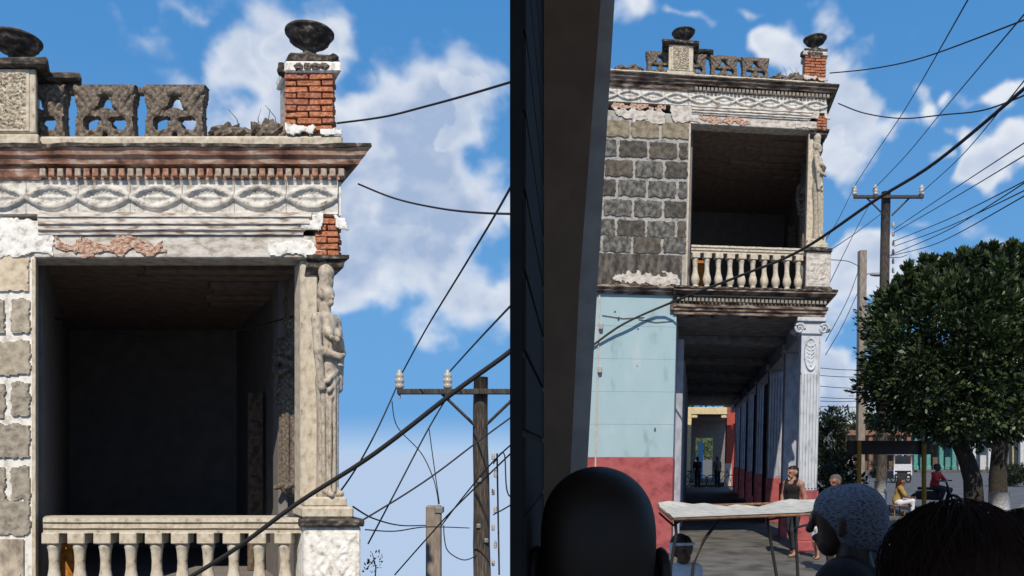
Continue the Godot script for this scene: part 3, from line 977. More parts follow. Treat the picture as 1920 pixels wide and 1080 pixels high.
func body_bones(J: Dictionary, skin: Color, slim := 1.0) -> Array:
	var s: float = J.s
	var b := []
	b.append([J.pelvis, 0.118 * s * slim, J.waist, 0.1 * s * slim, skin])
	b.append([J.waist, 0.1 * s * slim, J.chest, 0.118 * s * slim, skin])
	b.append([J.chest, 0.115 * s * slim, J.neck + Vector3(0, -0.06, 0) * s, 0.07 * s, skin])
	b.append([J.neck + Vector3(0, -0.04, 0) * s, 0.055 * s, J.head + Vector3(0, -0.05, -0.02) * s, 0.05 * s, skin])
	for q in ["l", "r"]:
		b.append([J.chest.lerp(J[q + "s"], 0.35) + Vector3(0, 0.06, 0) * s, 0.075 * s, J[q + "s"], 0.06 * s, skin])
		b.append([J[q + "s"], 0.056 * s, J[q + "e"], 0.042 * s, skin])
		b.append([J[q + "e"], 0.041 * s, J[q + "w"], 0.028 * s, skin])
		b.append([J.pelvis.lerp(J[q + "h"], 0.6), 0.105 * s * slim, J[q + "h"] + (J[q + "k"] - J[q + "h"]) * 0.2, 0.085 * s * slim, skin])
		b.append([J[q + "h"], 0.085 * s * slim, J[q + "k"], 0.054 * s, skin])
		b.append([J[q + "k"], 0.054 * s, J[q + "k"].lerp(J[q + "a"], 0.35) + Vector3(0, 0, -0.012) * s, 0.055 * s, skin])
		b.append([J[q + "k"].lerp(J[q + "a"], 0.35) + Vector3(0, 0, -0.012) * s, 0.055 * s, J[q + "a"], 0.036 * s, skin])
		b.append([J[q + "a"] + Vector3(0, -0.04, -0.03) * s, 0.034 * s, J[q + "t"], 0.03 * s, skin])
	return b

func hand_bones(J: Dictionary, q: String, skin: Color) -> Array:
	var s: float = J.s
	var dir: Vector3 = (J[q + "w"] - J[q + "e"]).normalized()
	var side := dir.cross(Vector3(1 if q == "l" else -1, 0, 0)).normalized()
	var inn := dir.cross(side).normalized()
	var w: Vector3 = J[q + "w"]
	var palm := w + dir * 0.085 * s
	var b := [[w - dir * 0.02 * s, 0.027 * s, w + dir * 0.03 * s, 0.026 * s, skin]]
	for k in 4:
		var off := side * (k - 1.5) * 0.021 * s
		var ln: float = [0.068, 0.078, 0.073, 0.058][k] * s
		var kn := palm + off
		b.append([w + dir * 0.02 * s + off * 0.6, 0.017 * s, kn, 0.0125 * s, skin])
		var mid := kn + dir * ln * 0.5 + inn * 0.006 * s
		b.append([kn, 0.0095 * s, mid, 0.0088 * s, skin])
		b.append([mid, 0.0088 * s, mid + dir * ln * 0.42 + inn * 0.022 * s, 0.0078 * s, skin])
	var th := w + dir * 0.025 * s - side * 0.025 * s
	b.append([th, 0.015 * s, th + dir * 0.035 * s - side * 0.028 * s, 0.011 * s, skin])
	b.append([th + dir * 0.035 * s - side * 0.028 * s, 0.011 * s, th + dir * 0.065 * s - side * 0.03 * s + inn * 0.01 * s, 0.009 * s, skin])
	return b

func head_bones(c: Vector3, s: float, skin: Color, dark: Color, dirn := Vector3(0, 0, 1)) -> Array:
	var R := Basis(Vector3.UP.cross(dirn).normalized(), Vector3.UP, dirn)
	var P := func(x: float, y: float, z: float) -> Vector3: return c + R * (Vector3(x, y, z) * s)
	var b := []
	b.append([P.call(0, 0.028, -0.03), 0.083 * s, P.call(0, 0.03, 0.02), 0.078 * s, skin])
	b.append([P.call(0, -0.02, 0.025), 0.064 * s, P.call(0, -0.06, 0.045), 0.045 * s, skin])
	b.append([P.call(0, -0.085, 0.055), 0.026 * s, P.call(0, -0.082, 0.06), 0.024 * s, skin])
	b.append([P.call(0, 0.01, 0.098), 0.009 * s, P.call(0, -0.026, 0.112), 0.014 * s, skin])
	for q in [-1.0, 1.0]:
		b.append([P.call(q * 0.084, 0.012, -0.012), 0.014 * s, P.call(q * 0.08, -0.03, -0.004), 0.011 * s, skin])
		b.append([P.call(q * 0.02, 0.022, 0.094), 0.011 * s, P.call(q * 0.042, 0.024, 0.084), 0.01 * s, skin])
		b.append([P.call(q * 0.03, 0.005, 0.096), 0.0042 * s, P.call(q * 0.036, 0.005, 0.093), 0.0042 * s, dark])
	b.append([P.call(-0.02, -0.052, 0.092), 0.009 * s, P.call(0.02, -0.052, 0.092), 0.009 * s, Color(skin.r * 0.75, skin.g * 0.5, skin.b * 0.5)])
	return b

func clothes(o: Node, called: String, mat: Material, bones: Array, cell := 0.02, k := 0.03) -> void:
	part(o, called, flesh([[bones, cell, k]]), mat)

func skin_of(c: Color) -> Material:
	return M.skin

func trunk_bones(J: Dictionary, grow: float, slim := 1.0, low := true) -> Array:
	var s: float = J.s
	var c := Color(0.5, 0.5, 0.5)
	var b := [[J.waist, 0.1 * s * slim + grow, J.chest, 0.118 * s * slim + grow, c]]
	b.append([J.pelvis + Vector3(0, 0.06, 0) * s, 0.112 * s * slim + grow, J.waist, 0.1 * s * slim + grow, c])
	if low:
		b.append([J.pelvis, 0.118 * s * slim + grow, J.waist, 0.1 * s * slim + grow, c])
	return b

func person(called: String, label: String, where: Vector3, turn: float, J: Dictionary, skin: Color, cell := 0.02, slim := 1.0, look := Vector3(0, 0, 1), hands := true) -> Node3D:
	var o := base(called, label, "person", where, "", turn)
	var groups := [[body_bones(J, skin, slim), cell, 0.035], [head_bones(J.head, J.s, skin, Color(0.01, 0.008, 0.006), look), minf(cell, 0.0065), 0.014]]
	if hands:
		for q in ["l", "r"]:
			groups.append([hand_bones(J, q, skin), 0.0065, 0.008])
	part(o, "body", flesh(groups), M.skin)
	return o

func hair_cap(o: Node, J: Dictionary, mat: Material, look: Vector3, extra := []) -> void:
	var R := Basis(Vector3.UP.cross(look).normalized(), Vector3.UP, look)
	var c := Color(0.5, 0.5, 0.5)
	var s: float = J.s
	var b := [[J.head + R * Vector3(0, 0.05, -0.035) * s, 0.088 * s, J.head + R * Vector3(0, 0.062, 0.02) * s, 0.07 * s, c], [J.head + R * Vector3(0, 0.0, -0.06) * s, 0.075 * s, J.head + R * Vector3(0, 0.05, -0.05) * s, 0.08 * s, c]]
	for e in extra:
		b.append([J.head + R * e[0] * s, e[1] * s, J.head + R * e[2] * s, e[3] * s, c])
	clothes(o, "hair", mat, b, 0.011, 0.02)

func bicycle(called: String, label: String, where: Vector3, turn: float) -> void:
	var o := base(called, label, "bicycle", where, "bicycles at the far end of the arcade", turn)
	var ring := []
	for k in 25:
		ring.append(Vector3(cos(TAU * k / 24.0), sin(TAU * k / 24.0), 0) * 0.32)
	var tyre := tube_mesh(ring, 0.028, 0.028, 6)
	var spokes := st()
	for k in 10:
		var a := TAU * k / 10.0
		tube(spokes, [Vector3.ZERO, Vector3(cos(a), sin(a), 0) * 0.31], 0.006, 0.006, 4)
	var sp := done(spokes)
	for x in [-0.52, 0.52]:
		var w := part(o, "wheel", tyre, M.cable, Vector3(x, 0.35, 0))
		part(w, "spokes", sp, M.steel)
	var f := st()
	var B := Vector3(-0.08, 0.3, 0)
	var S := Vector3(-0.2, 0.82, 0)
	var Hd := Vector3(0.36, 0.85, 0)
	for q in [[B, S], [S, Hd], [B, Hd], [Vector3(-0.52, 0.35, 0), B], [Vector3(-0.52, 0.35, 0), S], [Vector3(0.52, 0.35, 0), Hd + Vector3(-0.03, 0.12, 0)]]:
		tube(f, q, 0.018, 0.018, 6)
	part(o, "frame", done(f), M.dark_paint)
	part(o, "handlebar", tube_mesh([Vector3(0.28, 1.0, -0.28), Vector3(0.34, 1.0, -0.1), Vector3(0.34, 1.0, 0.1), Vector3(0.28, 1.0, 0.28)], 0.015, 0.015), M.steel)
	part(o, "saddle", box_mesh(Vector3(0.26, 0.06, 0.14), 0.03), M.cable, Vector3(-0.22, 0.88, 0))

# ---------------------------------------------------------------- sky
var clouds := [[-3.1, 16.7, 4.8, 5.0, 1.05], [-12.0, 16.0, 6.0, 4.5, 1.05], [-14.9, 21.1, 7.5, 7.9, 1.15], [-18.1, 24.8, 3.8, 3.3, 0.95], [-6.1, 20.0, 6.0, 7.2, 1.10], [-13.5, 25.9, 4.0, 2.6, 0.90], [-4.2, 22.4, 3.6, 3.2, 1.00], [-9.8, 13.7, 8.5, 4.1, 1.00], [-3.1, 14.2, 5.3, 4.6, 0.90], [-28.4, 26.0, 5.9, 1.3, 0.25], [-23.7, 26.7, 2.9, 1.0, 0.30], [9.1, 28.7, 3.0, 1.7, 0.70], [13.9, 28.5, 2.5, 0.9, 0.60], [18.1, 25.6, 2.6, 2.2, 1.05], [20.8, 24.5, 2.0, 2.5, 0.90], [23.1, 20.8, 2.1, 2.8, 1.10], [21.8, 19.7, 3.0, 1.8, 0.90], [28.1, 20.5, 2.1, 1.4, 0.95], [30.1, 21.6, 1.1, 0.8, 0.70], [31.9, 18.0, 1.7, 1.7, 1.20], [25.6, 19.5, 1.9, 1.2, 0.60], [22.8, 12.1, 2.8, 2.6, 1.10], [26.0, 11.8, 1.5, 1.5, 0.70], [22.3, 5.3, 2.3, 3.9, 0.90], [19.8, 7.5, 4.1, 2.2, 0.60], [28.7, 14.1, 2.1, 0.7, 0.35], [32.1, 13.3, 1.6, 0.8, 0.30]]   # azimuth, height, half width, half height in degrees, weight
var puff := FastNoiseLite.new()
var curl := FastNoiseLite.new()

func sky_colour(az: float, el: float) -> Color:
	var e := maxf(el, 0.0)
	var low := Color(0.50, 0.655, 0.86)
	var mid := Color(0.15, 0.385, 0.74)
	var top := Color(0.07, 0.26, 0.60)
	var c := low.lerp(mid, smoothstep(-1.0, 3.2, e))
	c = c.lerp(top, smoothstep(3.0, 32.0, e))
	if el <= 0.0:
		return c
	var a := deg_to_rad(az)
	var r := deg_to_rad(el)
	var d := Vector3(sin(a) * cos(r), sin(r), -cos(a) * cos(r)) * 100.0
	var n := puff.get_noise_3d(d.x, d.y * 1.3, d.z)
	var n2 := curl.get_noise_3d(d.x + 40.0, d.y * 1.3, d.z)
	var dens := -0.4
	var inside := absf(az) < 45.0 and el < 45.0
	var big := 0.6
	if inside:
		var wa := az + 4.5 * curl.get_noise_3d(d.x * 2.6 + 11.0, d.y * 2.6, d.z * 2.6) + 1.6 * puff.get_noise_3d(d.x * 2.0 - 5.0, d.y * 2.0, d.z * 2.0)
		var we := el + 3.0 * curl.get_noise_3d(d.x * 2.6, d.y * 2.6 + 23.0, d.z * 2.6) + 1.2 * puff.get_noise_3d(d.x * 2.0, d.y * 2.0 + 9.0, d.z * 2.0)
		for b in clouds:
			var dx: float = (wa - b[0]) / b[2]
			if absf(dx) > 1.5:
				continue
			var dy: float = (we - b[1]) / b[3]
			if absf(dy) > 1.5:
				continue
			var one: float = (1.0 - sqrt(dx * dx + dy * dy)) * 0.9 * b[4] + (b[4] - 1.0) * 0.25
			if one > dens:
				dens = one
				big = clampf(b[3] / 5.0, 0.2, 1.0)
	else:
		dens = n2 * 1.5 - 0.25
	var fine := puff.get_noise_3d(d.x * 3.1 + 7.0, d.y * 4.0, d.z * 3.1)
	var v := dens * 1.35 + n * 0.8 + n2 * 0.25 + fine * 0.14
	var cover := smoothstep(-0.22, 0.62, v)
	var lit := puff.get_noise_3d(d.x, (d.y + 1.6) * 1.3, d.z) - n
	var body := clampf(smoothstep(0.1, 1.1, v + n2 * 0.4) * big + lit * 0.5 + fine * 0.25, 0.0, 1.0)
	var cc := Color(0.84, 0.87, 0.92).lerp(Color(0.39, 0.49, 0.68), body)
	return c.lerp(cc, cover * 0.92)

func make_sky() -> PanoramaSkyMaterial:
	puff.noise_type = FastNoiseLite.TYPE_SIMPLEX_SMOOTH
	puff.seed = 5
	puff.frequency = 0.075
	puff.fractal_octaves = 6
	puff.fractal_gain = 0.52
	curl.noise_type = FastNoiseLite.TYPE_SIMPLEX_SMOOTH
	curl.seed = 11
	curl.frequency = 0.03
	curl.fractal_octaves = 3
	var im := Image.create(512, 256, false, Image.FORMAT_RGBF)
	for j in 256:
		for i in 512:
			im.set_pixel((i + 256) % 512, j, sky_colour((i + 0.5) / 512.0 * 360.0 - 180.0, 90.0 - (j + 0.5) / 256.0 * 180.0))
	im.resize(4096, 2048, Image.INTERPOLATE_BILINEAR)
	for j in range(600, 1030):
		for i in range(1638, 2458):
			im.set_pixel((i + 2048) % 4096, j, sky_colour((i + 0.5) / 4096.0 * 360.0 - 180.0, 90.0 - (j + 0.5) / 2048.0 * 180.0))
	var m := PanoramaSkyMaterial.new()
	m.panorama = ImageTexture.create_from_image(im)
	return m

# ---------------------------------------------------------------- leaves
func leaf_mass(clumps: Array, per: int, size: float, dark: Color, light: Color, sprig := 0.0) -> ArrayMesh:
	var V := PackedVector3Array()
	var N := PackedVector3Array()
	var C := PackedColorArray()
	var I := PackedInt32Array()
	for cl in clumps:
		var c: Vector3 = cl[0]
		var r: Vector3 = cl[1]
		var outw: Vector3 = cl[2]
		var shade := rr(0.0, 1.0)
		for k in per:
			var d := Vector3(rng.randfn(0, 1), rng.randfn(0, 1), rng.randfn(0, 1)).normalized() * pow(rng.randf(), 0.45)
			var p := c + d * r
			var dirn := (d.normalized() * 0.8 + outw * 0.7 + Vector3(rr(-0.6, 0.6), rr(-0.3, 0.7), rr(-0.6, 0.6))).normalized()
			var up := Vector3(rr(-1, 1), rr(-1, 1), rr(-1, 1)).normalized()
			var sd := dirn.cross(up).normalized()
			var nn := sd.cross(dirn).normalized()
			var l := size * rr(0.65, 1.25)
			var w := l * rr(0.2, 0.28)
			var o := V.size()
			V.append(p)
			V.append(p + dirn * l * 0.5 + sd * w + nn * l * 0.06)
			V.append(p + dirn * l + nn * l * -0.08)
			V.append(p + dirn * l * 0.5 - sd * w + nn * l * 0.06)
			var col := dark.lerp(light, clampf(shade * 0.5 + rng.randf() * 0.6 - 0.1, 0, 1))
			for q in 4:
				N.append(nn)
				C.append(col)
			for q in [0, 2, 1, 0, 3, 2]:
				I.append(o + q)
	var arr := []
	arr.resize(Mesh.ARRAY_MAX)
	arr[Mesh.ARRAY_VERTEX] = V
	arr[Mesh.ARRAY_NORMAL] = N
	arr[Mesh.ARRAY_COLOR] = C
	arr[Mesh.ARRAY_INDEX] = I
	var m := ArrayMesh.new()
	m.add_surface_from_arrays(Mesh.PRIMITIVE_TRIANGLES, arr)
	return m

func crown_clumps(c: Vector3, r: Vector3, n: int, size: float, squareness := 1.0) -> Array:
	var out := []
	for k in n:
		var d := Vector3(rng.randfn(0, 1), rng.randfn(0, 1), rng.randfn(0, 1)).normalized()
		var m := maxf(absf(d.x), maxf(absf(d.y), absf(d.z)))
		var grow := lerpf(1.0, 1.0 / m, squareness * 0.35)
		var lump := 1.0 + 0.14 * warp.get_noise_3d(d.x * 55.0, d.y * 55.0, d.z * 55.0 + c.x * 20.0)
		var f := rr(0.8, 1.0) if rng.randf() < 0.72 else rr(0.3, 0.8)
		out.append([c + d * r * grow * lump * f, Vector3.ONE * size * rr(0.7, 1.3), d])
	return out

func foot(x: float, y: float, z: float) -> Vector3:
	var p := at(x, y, z)
	return Vector3(p.x, 0.0, p.z)

# ---------------------------------------------------------------- wires and poles
func wire(label: String, pts: Array, z0: float, z1: float, r: float, mat: Material = null) -> void:
	var c := Curve3D.new()
	var n := pts.size()
	var q := []
	var total := 0.0
	var acc := [0.0]
	for i in range(1, n):
		total += Vector2(pts[i][0] - pts[i - 1][0], pts[i][1] - pts[i - 1][1]).length()
		acc.append(total)
	for i in n:
		q.append(at(pts[i][0], pts[i][1], pts[i][2] if pts[i].size() > 2 else lerpf(z0, z1, acc[i] / total)))
	for i in n:
		var t: Vector3 = (q[mini(i + 1, n - 1)] - q[maxi(i - 1, 0)]) * 0.17
		c.add_point(q[i], -t, t)
	var out := []
	var steps := 6 * n
	for k in steps + 1:
		out.append(c.sample_baked(c.get_baked_length() * k / steps, true))
	var o := part(self, fresh("overhead_wire"), tube_mesh(out, r, r, 6), mat if mat else M.cable)
	o.set_meta("label", label)
	o.set_meta("category", "wire")
	o.set_meta("group", "overhead wires")

func insulator_mesh(s: float) -> ArrayMesh:
	return lathe([[0.0, 0.0], [0.03 * s, 0.0], [0.055 * s, 0.02 * s], [0.06 * s, 0.06 * s], [0.045 * s, 0.075 * s], [0.06 * s, 0.09 * s], [0.06 * s, 0.13 * s], [0.045 * s, 0.145 * s], [0.055 * s, 0.16 * s], [0.05 * s, 0.2 * s], [0.025 * s, 0.22 * s], [0.03 * s, 0.25 * s], [0.0, 0.255 * s]], 12)

func power_pole(label: String, foot_at: Vector3, top: Vector3, r: float, arm_y: float, ax0: float, ax1: float, pins: Array, s: float) -> Node3D:
	var o := base("utility_pole", label, "utility pole", foot_at)
	var t := top - foot_at
	var pts := []
	for k in 7:
		pts.append(t * k / 6.0 + Vector3(rr(-0.01, 0.01), 0, 0))
	part(o, "pole_shaft", tube_mesh(pts, r * 1.12, r * 0.9, 12), M.pole_wood)
	part(o, "crossarm", box_mesh(Vector3(ax1 - ax0, 0.07 * s, 0.08 * s), 0.008), M.pole_wood, Vector3((ax0 + ax1) / 2.0 - foot_at.x, arm_y, r + 0.04 * s))
	for q in [ax0, ax1]:
		var side := signf(q - top.x)
		part(o, "brace", tube_mesh([Vector3(top.x - foot_at.x + side * r * 0.8, arm_y - 0.42 * s, r), Vector3(top.x - foot_at.x + side * 0.5 * s, arm_y - 0.02, r)], 0.02 * s, 0.02 * s, 4), M.pole_wood)
	var im := insulator_mesh(s)
	for p in pins:
		var i := part(o, "insulator", im, M.porcelain, Vector3(p - foot_at.x, arm_y + 0.03 * s, r + 0.04 * s))
		part(i, "pin", tube_mesh([Vector3(0, -0.12 * s, 0), Vector3(0, 0.03 * s, 0)], 0.015 * s, 0.015 * s, 5), M.steel)
	return o

# ---------------------------------------------------------------- far row houses
func row_house(label: String, x0: float, x1: float, z: float, hh: float, wall: Material, col: Material, trim: Material, n: int) -> void:
	var o := base("row_house", label, "house", Vector3((x0 + x1) / 2, 0, -z), "far row of houses")
	var w := x1 - x0
	part(o, "wall", box_mesh(Vector3(w, hh, 6.0), 0.02), wall, Vector3(0, hh / 2, -5.0))
	part(o, "portal_roof", box_mesh(Vector3(w, 0.5, 2.6), 0.03), trim, Vector3(0, hh - 0.3, -0.7))
	part(o, "step", box_mesh(Vector3(w, 0.2, 3.2), 0.02), M.pavement, Vector3(0, 0.1, -0.6))
	for k in n + 1:
		var c := part(o, "column", box_mesh(Vector3(0.4, hh - 0.75, 0.4), 0.04), col, Vector3(-w / 2 + 0.2 + (w - 0.4) * k / n, 0.2 + (hh - 0.75) / 2, 0.2))
		part(c, "column_foot", box_mesh(Vector3(0.5, 0.4, 0.5), 0.04), trim, Vector3(0, -(hh - 0.75) / 2 + 0.2, 0))
	for k in n:
		var d := part(o, "door", box_mesh(Vector3(1.1, 2.5, 0.08), 0.02), M.room_door if k % 2 == 0 else trim, Vector3(-w / 2 + w * (k + 0.5) / n, 1.45, -1.97))
		part(d, "door_frame", box_mesh(Vector3(1.3, 0.12, 0.1), 0.02), trim, Vector3(0, 1.3, 0.02))

func make_materials() -> void:
	M_height = noise_tex(0.02, 6, 77, 512)
	grime = [
		noise_tex(0.009, 5, 201, 512, ramp([[0.2, Color(0.30, 0.27, 0.24)], [0.42, Color(0.75, 0.73, 0.7)], [0.6, Color(1, 1, 1)]]), 0.0, 30.0),
		noise_tex(0.02, 5, 202, 512, ramp([[0.15, Color(0.55, 0.53, 0.5)], [0.45, Color(0.95, 0.95, 0.94)], [0.7, Color(1, 1, 1)]]), 0.0, 20.0),
	]
	var c := func(r: float, g: float, b: float) -> Color: return Color(r, g, b)
	# near house
	M.cream = mk("cream_limewash", [[0.06, c.call(0.20, 0.165, 0.125)], [0.2, c.call(0.42, 0.36, 0.28)], [0.5, c.call(0.53, 0.465, 0.365)], [0.85, c.call(0.61, 0.56, 0.475)]], Vector3(1.9, 1.3, 1.9), 0.9, {"bump": 1.0, "oct": 8, "warp": 25.0})
	M.white = mk("flaking_white_limewash", [[0.15, c.call(0.45, 0.42, 0.38)], [0.35, c.call(0.72, 0.70, 0.66)], [0.7, c.call(0.84, 0.83, 0.80)]], Vector3(1.6, 1.6, 1.6), 0.9, {"bump": 1.2, "warp": 20.0})
	M.mortar = mk("white_mortar", [[0.15, c.call(0.52, 0.48, 0.42)], [0.4, c.call(0.72, 0.70, 0.66)], [0.8, c.call(0.80, 0.79, 0.76)]], Vector3(1.4, 1.4, 1.4), 0.95, {"bump": 1.0})
	M.frieze = mk("dusty_white_frieze", [[0.15, c.call(0.34, 0.31, 0.275)], [0.4, c.call(0.58, 0.555, 0.515)], [0.8, c.call(0.68, 0.66, 0.625)]], Vector3(1.2, 1.6, 1.2), 0.92, {"bump": 0.8, "grime": 1})
	M.moulding = mk("stained_moulding", [[0.15, c.call(0.22, 0.15, 0.11)], [0.4, c.call(0.55, 0.48, 0.42)], [0.7, c.call(0.72, 0.68, 0.62)]], Vector3(0.7, 3.0, 0.7), 0.9, {"bump": 0.8, "warp": 20.0})
	M.block_a = mk("grey_cement_block", [[0.15, c.call(0.19, 0.165, 0.135)], [0.5, c.call(0.31, 0.275, 0.225)], [0.85, c.call(0.40, 0.36, 0.30)]], Vector3(1.6, 1.6, 1.6), 0.95, {"bump": 1.5})
	M.block_b = mk("tan_cement_block", [[0.15, c.call(0.26, 0.22, 0.17)], [0.5, c.call(0.38, 0.33, 0.26)], [0.85, c.call(0.47, 0.42, 0.34)]], Vector3(1.6, 1.6, 1.6), 0.95, {"bump": 1.5})
	M.block_c = mk("beige_cement_block", [[0.15, c.call(0.42, 0.34, 0.24)], [0.5, c.call(0.58, 0.49, 0.36)], [0.85, c.call(0.66, 0.58, 0.45)]], Vector3(1.2, 1.2, 1.2), 0.95, {"bump": 1.2})
	M.plaster = mk("grey_plaster", [[0.15, c.call(0.34, 0.29, 0.25)], [0.45, c.call(0.52, 0.48, 0.43)], [0.8, c.call(0.62, 0.59, 0.55)]], Vector3(1.0, 1.6, 1.0), 0.92, {"bump": 1.2})
	M.redrub = mk("exposed_brick_rubble", [[0.15, c.call(0.16, 0.07, 0.045)], [0.4, c.call(0.42, 0.23, 0.16)], [0.62, c.call(0.50, 0.36, 0.28)], [0.85, c.call(0.62, 0.54, 0.47)]], Vector3(3.0, 5.0, 3.0), 0.95, {"bump": 2.0, "warp": 20.0})
	M.cornice = mk("rust_stained_cornice", [[0.1, c.call(0.04, 0.03, 0.026)], [0.33, c.call(0.20, 0.10, 0.07)], [0.55, c.call(0.38, 0.21, 0.15)], [0.75, c.call(0.55, 0.44, 0.35)]], Vector3(0.5, 1.0, 0.5), 0.92, {"bump": 1.2, "warp": 30.0})
	M.mold = mk("black_weathered_stone", [[0.2, c.call(0.025, 0.021, 0.019)], [0.5, c.call(0.06, 0.05, 0.042)], [0.75, c.call(0.14, 0.115, 0.095)], [0.9, c.call(0.3, 0.26, 0.21)]], Vector3(1.5, 2.2, 1.5), 0.95, {"bump": 1.5})
	M.carved = mk("grey_carved_stone", [[0.15, c.call(0.06, 0.047, 0.038)], [0.4, c.call(0.13, 0.104, 0.083)], [0.65, c.call(0.17, 0.14, 0.112)], [0.9, c.call(0.32, 0.275, 0.22)]], Vector3(3.5, 3.5, 3.5), 0.95, {"bump": 1.5})
	M.statue = mk("weathered_statue_stone", [[0.08, c.call(0.14, 0.11, 0.09)], [0.28, c.call(0.38, 0.325, 0.255)], [0.6, c.call(0.47, 0.41, 0.335)], [0.85, c.call(0.56, 0.50, 0.42)]], Vector3(2.6, 1.6, 2.6), 0.92, {"bump": 1.2})
	M.dent_a = mk("pale_dentil", [[0.2, c.call(0.3, 0.235, 0.185)], [0.8, c.call(0.5, 0.43, 0.36)]], Vector3.ONE * 3.0, 0.9)
	M.dent_b = mk("rusty_dentil", [[0.2, c.call(0.24, 0.12, 0.08)], [0.8, c.call(0.44, 0.28, 0.2)]], Vector3.ONE * 3.0, 0.9)
	M.brick_a = mk("orange_brick", [[0.15, c.call(0.26, 0.09, 0.045)], [0.5, c.call(0.44, 0.17, 0.085)], [0.85, c.call(0.54, 0.27, 0.16)]], Vector3.ONE * 3.5, 0.95, {"bump": 1.5})
	M.brick_b = mk("dull_red_brick", [[0.15, c.call(0.18, 0.055, 0.035)], [0.5, c.call(0.34, 0.12, 0.07)], [0.85, c.call(0.47, 0.25, 0.17)]], Vector3.ONE * 3.5, 0.95, {"bump": 1.5})
	M.mortar_dark = mottled("grey_lime_mortar", Color(0.42, 0.36, 0.3), 0.35, 3.0, 0.95, {"bump": 1.5})
	# arcade house
	M.darkened_mortar = mk("greyed_mortar", [[0.15, c.call(0.17, 0.155, 0.14)], [0.4, c.call(0.33, 0.315, 0.295)], [0.8, c.call(0.40, 0.385, 0.365)]], Vector3(1.0, 1.0, 1.0), 0.95, {"bump": 1.0})  # near house mortar toned down to imitate a dimmer exposure
	M.darkened_block_a = mk("sooty_block", [[0.15, c.call(0.045, 0.04, 0.035)], [0.5, c.call(0.08, 0.072, 0.062)], [0.85, c.call(0.125, 0.113, 0.098)]], Vector3(1.0, 1.0, 1.0), 0.95, {"bump": 1.5})  # real dark stains, and the colour darkened further for a dimmer exposure
	M.darkened_block_b = mk("brown_sooty_block", [[0.15, c.call(0.055, 0.046, 0.038)], [0.5, c.call(0.1, 0.087, 0.072)], [0.85, c.call(0.15, 0.133, 0.112)]], Vector3(1.0, 1.0, 1.0), 0.95, {"bump": 1.5})  # brown block: part staining, part darkening that imitates low exposure
	M.darkened_block_d = mk("greyer_stained_block", [[0.2, c.call(0.05, 0.05, 0.048)], [0.5, c.call(0.12, 0.115, 0.105)], [0.8, c.call(0.2, 0.19, 0.17)]], Vector3(1.3, 1.0, 1.3), 0.95, {"bump": 1.5})  # stains are real; overall tone lowered to imitate dimmer light
	M.darkened_block_c = mk("yellowed_block", [[0.15, c.call(0.15, 0.125, 0.09)], [0.5, c.call(0.25, 0.21, 0.15)], [0.85, c.call(0.31, 0.265, 0.195)]], Vector3(1.0, 1.0, 1.0), 0.95, {"bump": 1.5})  # beige block in a darkened copy, as if under less light
	M.darkened_dado = mk("black_streaked_cement", [[0.15, c.call(0.035, 0.031, 0.028)], [0.45, c.call(0.085, 0.075, 0.066)], [0.75, c.call(0.15, 0.132, 0.112)]], Vector3(1.0, 0.5, 1.0), 0.95, {"bump": 1.2})  # tan cement darkened in colour to imitate a dimmer exposure
	M.dado = mk("tan_cement", [[0.15, c.call(0.2, 0.17, 0.14)], [0.45, c.call(0.4, 0.34, 0.27)], [0.75, c.call(0.55, 0.47, 0.37)]], Vector3(1.0, 0.6, 1.0), 0.95, {"bump": 1.2})
	M.darkened_cornice = mk("black_and_rust_cornice", [[0.15, c.call(0.022, 0.018, 0.016)], [0.4, c.call(0.09, 0.058, 0.045)], [0.6, c.call(0.2, 0.15, 0.12)], [0.8, c.call(0.33, 0.28, 0.23)]], Vector3(0.4, 1.4, 0.4), 0.92, {"bump": 1.2, "warp": 30.0})  # stains and rust, with the tone darkened to imitate dimmer exposure
	M.darkened_dentil = mottled("dirty_dentil", Color(0.26, 0.235, 0.2), 0.3, 2.0, 0.9)  # pale dentil with its colour lowered in place of dimmer light
	M.blue = mk("pale_blue_paint", [[0.08, c.call(0.24, 0.35, 0.38)], [0.3, c.call(0.325, 0.45, 0.50)], [0.7, c.call(0.345, 0.47, 0.525)], [0.92, c.call(0.40, 0.49, 0.525)]], Vector3(0.35, 0.16, 0.35), 0.8, {"bump": 0.5})
	M.pink = mk("salmon_pink_paint", [[0.1, c.call(0.22, 0.052, 0.056)], [0.4, c.call(0.34, 0.08, 0.085)], [0.8, c.call(0.38, 0.105, 0.11)]], Vector3(0.5, 0.7, 0.5), 0.8, {"bump": 0.6})
	M.white_paint = mk("bluish_white_paint", [[0.12, c.call(0.34, 0.36, 0.39)], [0.4, c.call(0.50, 0.53, 0.58)], [0.8, c.call(0.55, 0.58, 0.63)]], Vector3(0.9, 0.5, 0.9), 0.75, {"bump": 0.5})
	M.lilac = mk("lilac_grey_paint", [[0.15, c.call(0.28, 0.30, 0.36)], [0.5, c.call(0.37, 0.39, 0.46)], [0.85, c.call(0.42, 0.44, 0.50)]], Vector3(0.7, 0.4, 0.7), 0.8, {"bump": 0.5})
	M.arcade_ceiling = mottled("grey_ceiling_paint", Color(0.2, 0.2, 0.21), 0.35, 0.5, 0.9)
	M.yellow_paint = mottled("ochre_cream_paint", Color(0.6, 0.5, 0.3), 0.15, 0.8, 0.85)
	M.red_paint = mottled("brick_red_paint", Color(0.36, 0.07, 0.055), 0.2, 0.8, 0.85)
	M.blue_door = mottled("sky_blue_door_paint", Color(0.16, 0.42, 0.75), 0.2, 1.0, 0.7)
	M.plaster_pale = mottled("pale_plaster", Color(0.5, 0.42, 0.38), 0.2, 1.0, 0.9)
	# rooms
	M.room = mottled("shabby_room_plaster", Color(0.19, 0.175, 0.17), 0.14, 0.5, 0.95)
